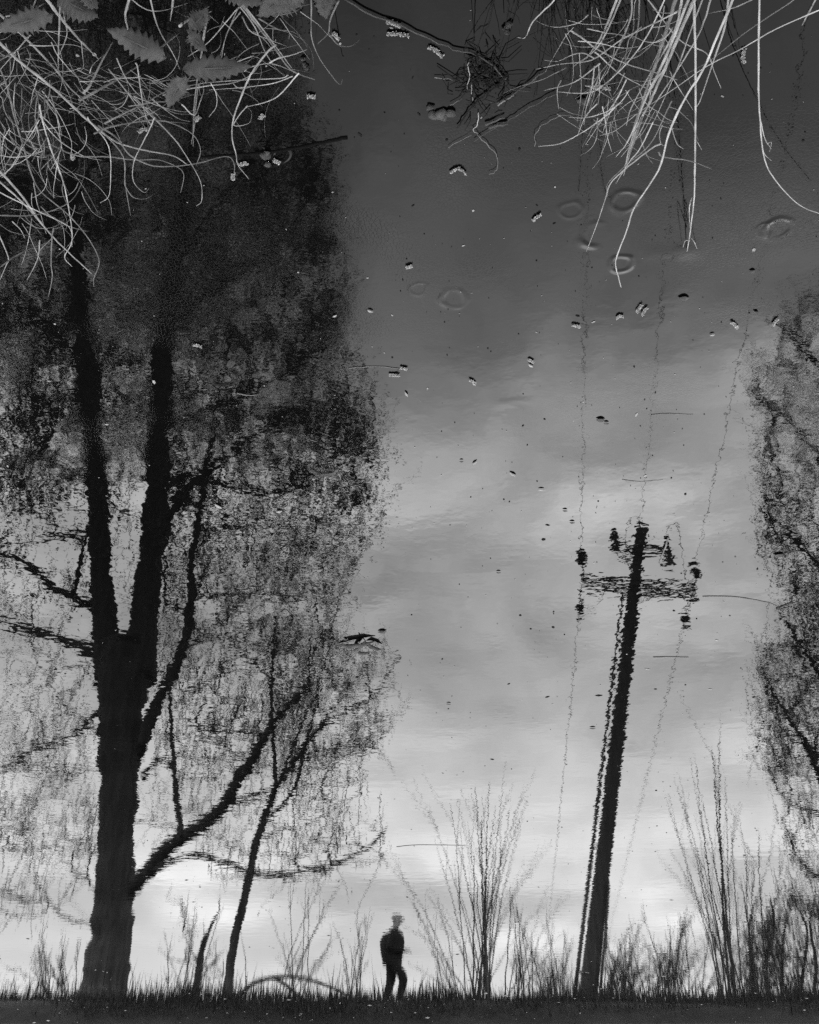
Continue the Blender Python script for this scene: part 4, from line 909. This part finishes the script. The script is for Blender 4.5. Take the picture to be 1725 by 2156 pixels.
def stick(pix, wpx, label, m='drift', z=.001, name='floating_stick'):
    pts = smooth_line([W(x, y, z) for x, y in pix], 5); mb = MB(); n = len(pts)
    mb.tube([p + Vector((fr.gauss(0, .0006), fr.gauss(0, .0006), 0)) for p in pts], [.5 * wpx * dist(p) / FL * (1 - .5 * i / n) for i, p in enumerate(pts)], 6)
    return tag(mb.build(name, MAT[m]), label, 'stick', 'sticks adrift on the pond')
stick([(730, 289), (680, 300), (600, 316), (520, 324), (440, 330), (380, 332)], 8, 'long black sunken stick slanting right from under the left tangle', 'leafstem', .0005)
stick([(1480, 1256), (1540, 1256), (1590, 1263), (1625, 1272), (1660, 1290)], 1.8, 'long thin curved stick right of the crossarm', 'straw3')
stick([(1376, 1384), (1410, 1383), (1450, 1384)], 1.8, 'short straight pale stick lying across the right lower wire', 'straw3')
stick([(1635, 1282), (1650, 1276), (1668, 1268)], 4, 'stubby stick end beside the long curved one')
stick([(1408, 1182 - 50), (1398, 1160), (1388, 1186)], 4, 'pale grass blade lying across the switch gear of the pole', 'straw3')
stick([(735, 775), (800, 772), (860, 779)], 2, 'thin faint stick beside the grey catkins', 'straw3')
stick([(835, 1783), (880, 1779), (980, 1780)], .9, 'long thin straw lying before the tall shrub', 'drift')
stick([(1372, 873), (1410, 871), (1460, 873)], 1.2, 'thin straight straw crossing the middle wire', 'straw3')
stick([(500, 828), (520, 832), (545, 831)], 3, 'thin pale straw on the dark crown right of the right leader', 'straw3')
stick([(1310, 1010), (1350, 1014), (1396, 1010)], 1.0, 'thin faint straw under the middle wire', 'straw3')
# floating branch with rubbish caught on it
root = thing('floating_branch', W(960, 110), 'wet floating branch with weed caught on it at the top centre', 'branch')
for i, (pts, w, m) in enumerate([([(-60, -5), (20, 45), (150, 95), (270, 150), (350, 185), (420, 200), (500, 250), (545, 300)], 8, 'drift'), ([(545, 290), (520, 320), (440, 380), (400, 430), (365, 480)], 8, 'twig'), ([(700, 265), (640, 310), (560, 360), (510, 390)], 6, 'drift'), ([(740, 350), (660, 390), (580, 440), (520, 470), (430, 530)], 4.5, 'drift'), ([(480, 480), (550, 462)], 12, 'drift'), ([(470, 468), (545, 440)], 9, 'drift'), ([(560, 335), (640, 345)], 4, 'drift'), ([(515, 395), (545, 375), (580, 360)], 6, 'straw3'), ([(340, 400), (380, 370)], 3, 'straw3'), ([(278, 294), (345, 298)], 3, 'straw3'), ([(405, 235), (408, 280), (400, 335)], 3.5, 'straw'), ([(420, 320), (418, 350), (426, 380)], 3, 'straw'), ([(445, 425), (440, 470), (425, 485), (440, 505)], 3.5, 'straw'), ([(440, 510), (480, 545), (515, 590), (512, 640), (485, 655)], 3, 'straw3'), ([(330, 555), (420, 505)], 2, 'straw3'), ([(655, 550), (660, 500), (700, 460), (770, 432), (830, 455)], 2.4, 'straw3')]):
    pz = smooth_line([W(x, y, .006) for x, y in Z2(pts)], 4); mb = MB(); mb.tube([p + Vector((fr.gauss(0, .001), fr.gauss(0, .001), fr.gauss(0, .0006))) for p in pz], [.30 * w * dist(p) / FL * (1 - .4 * j / len(pz)) for j, p in enumerate(pz)], 6)
    mb.build('bough' if i < 2 else 'twig', MAT[m], root)
mb = MB()
for _ in range(100):
    x, y = fr.gauss(455, 55), fr.gauss(290, 55); a = W(*Z2([(x, y)])[0], .004); b = a + Vector((fr.gauss(0, .025), fr.gauss(0, .025), fr.uniform(0, .006))); mb.tube([a, a.lerp(b, .5) + Vector((fr.gauss(0, .005), fr.gauss(0, .005), .002)), b], [.0012, .001, .0006], 4)
tag(mb.build('weed', MAT['twig'], root), kind='stuff')
def lump(px, py, w, h, label):
    rt = thing('soggy_lump', W(px, py), label, 'plant debris')
    c = W(px, py); D = dist(c) / FL
    for q in range(5):
        mb = MB(); o = Vector((fr.gauss(0, w * D * .22), fr.gauss(0, h * D * .3), 0)); n = 10; r0 = D * w * fr.uniform(.18, .3)
        mb.v.append(c + o + Vector((0, 0, .012)))
        for i in range(n):
            a = 6.283 * i / n; r = r0 * fr.uniform(.6, 1.1); mb.v.append(c + o + Vector((math.cos(a) * r, math.sin(a) * r * .8, fr.uniform(.001, .008))))
        for i in range(n): mb.f.append((0, 1 + i, 1 + (i + 1) % n))
        so = mb.build('dead_leaf', MAT['wetleaf'], rt); md = so.modifiers.new('thickness', 'SOLIDIFY'); md.thickness = .001
lump(925, 237, 56, 36, 'soggy lump of rotting leaf left of the floating branch'); lump(1066, 60, 30, 26, 'soggy lump at the foot of the dark twig'); lump(1228, 210, 34, 26, 'soggy pale lump under the dry bundle'); lump(560, 325, 40, 26, 'soggy bubbles and scum by the sunken stick'); lump(640, 120 + 10, 20, 16, 'small soggy scrap in the dry tuft')
# the dead leaf in the mid pond: three curled lobes
rt = thing('dead_leaf', W(760, 1362), 'big curled dead leaf with dark lobes floating right of the tree', 'leaf')
for a, b, w in [((712, 1358), (790, 1350), 12), ((744, 1370), (770, 1348), 12), ((772, 1352), (804, 1367), 10), ((748, 1369), (780, 1372), 9)]:
    p0, p1 = W(*a, .004), W(*b, .012); mb = MB(); D = dist(p0) / FL
    mb.tube([p0, p0.lerp(p1, .3) + Vector((0, 0, .012)), p0.lerp(p1, .7) + Vector((0, 0, .010)), p1], [D * 1, D * w * .42, D * w * .36, D * .8], 6); mb.build('lobe', MAT['wetleaf'], rt)
mb = MB(); mb.tube([W(755, 1352, .02), W(768, 1362, .015), W(778, 1369, .004)], [.003, .002, .001], 5); mb.build('leaf_stalk', MAT['straw3'], rt)
petal(805, 1330, 24, .05, 'pale scrap just above the big curled dead leaf', 'wetleaf', .5, group='dark scraps on the water'); petal(728, 1346, 14, .0, 'little dark scrap at the left tip of the big curled dead leaf', 'wetleaf', .4, group='dark scraps on the water')
# uncountable specks: seeds, pollen and duff
def specks():
    for nm, m, n, lab in (('pale_specks', 'pale', 900, 'tiny pale seeds and fluff scattered on the pond'), ('dark_specks', 'twig', 1500, 'tiny dark seeds and duff scattered on the pond')):
        mb = MB()
        for _ in range(n):
            y = fr.random() ** .8 * 2160; x = fr.uniform(-20, 1745)
            if nm == 'pale_specks' and fr.random() < .35: y = fr.uniform(2020, 2160)
            c = W(x, y, .0012); D = dist(c) / FL
            r = fr.gammavariate(1.7, .55) * D * (1.0 if y < 1500 else .65); e = fr.uniform(1, 3.2); th = fr.uniform(0, 6.28)
            if y > 1400: th = fr.gauss(0, .4); e = fr.uniform(1.5, 5)
            u, v = Vector((math.cos(th), math.sin(th), 0)), Vector((-math.sin(th), math.cos(th), 0)); k = 5; b0 = len(mb.v)
            ry = r / max(e * .5, 1) * (1 if y < 1400 else 1.8)
            mb.v.append(c + Vector((0, 0, .001 + r * .35)))
            for i in range(k):
                a = 6.283 * i / k; q = fr.uniform(.7, 1.2); mb.v.append(c + u * math.cos(a) * r * e * .6 * q + v * math.sin(a) * ry * q)
            for i in range(k): mb.f.append((b0, b0 + 1 + i, b0 + 1 + (i + 1) % k))
        tag(mb.build(nm, MAT[m], smooth=False), lab, 'debris', kind='stuff')
specks()
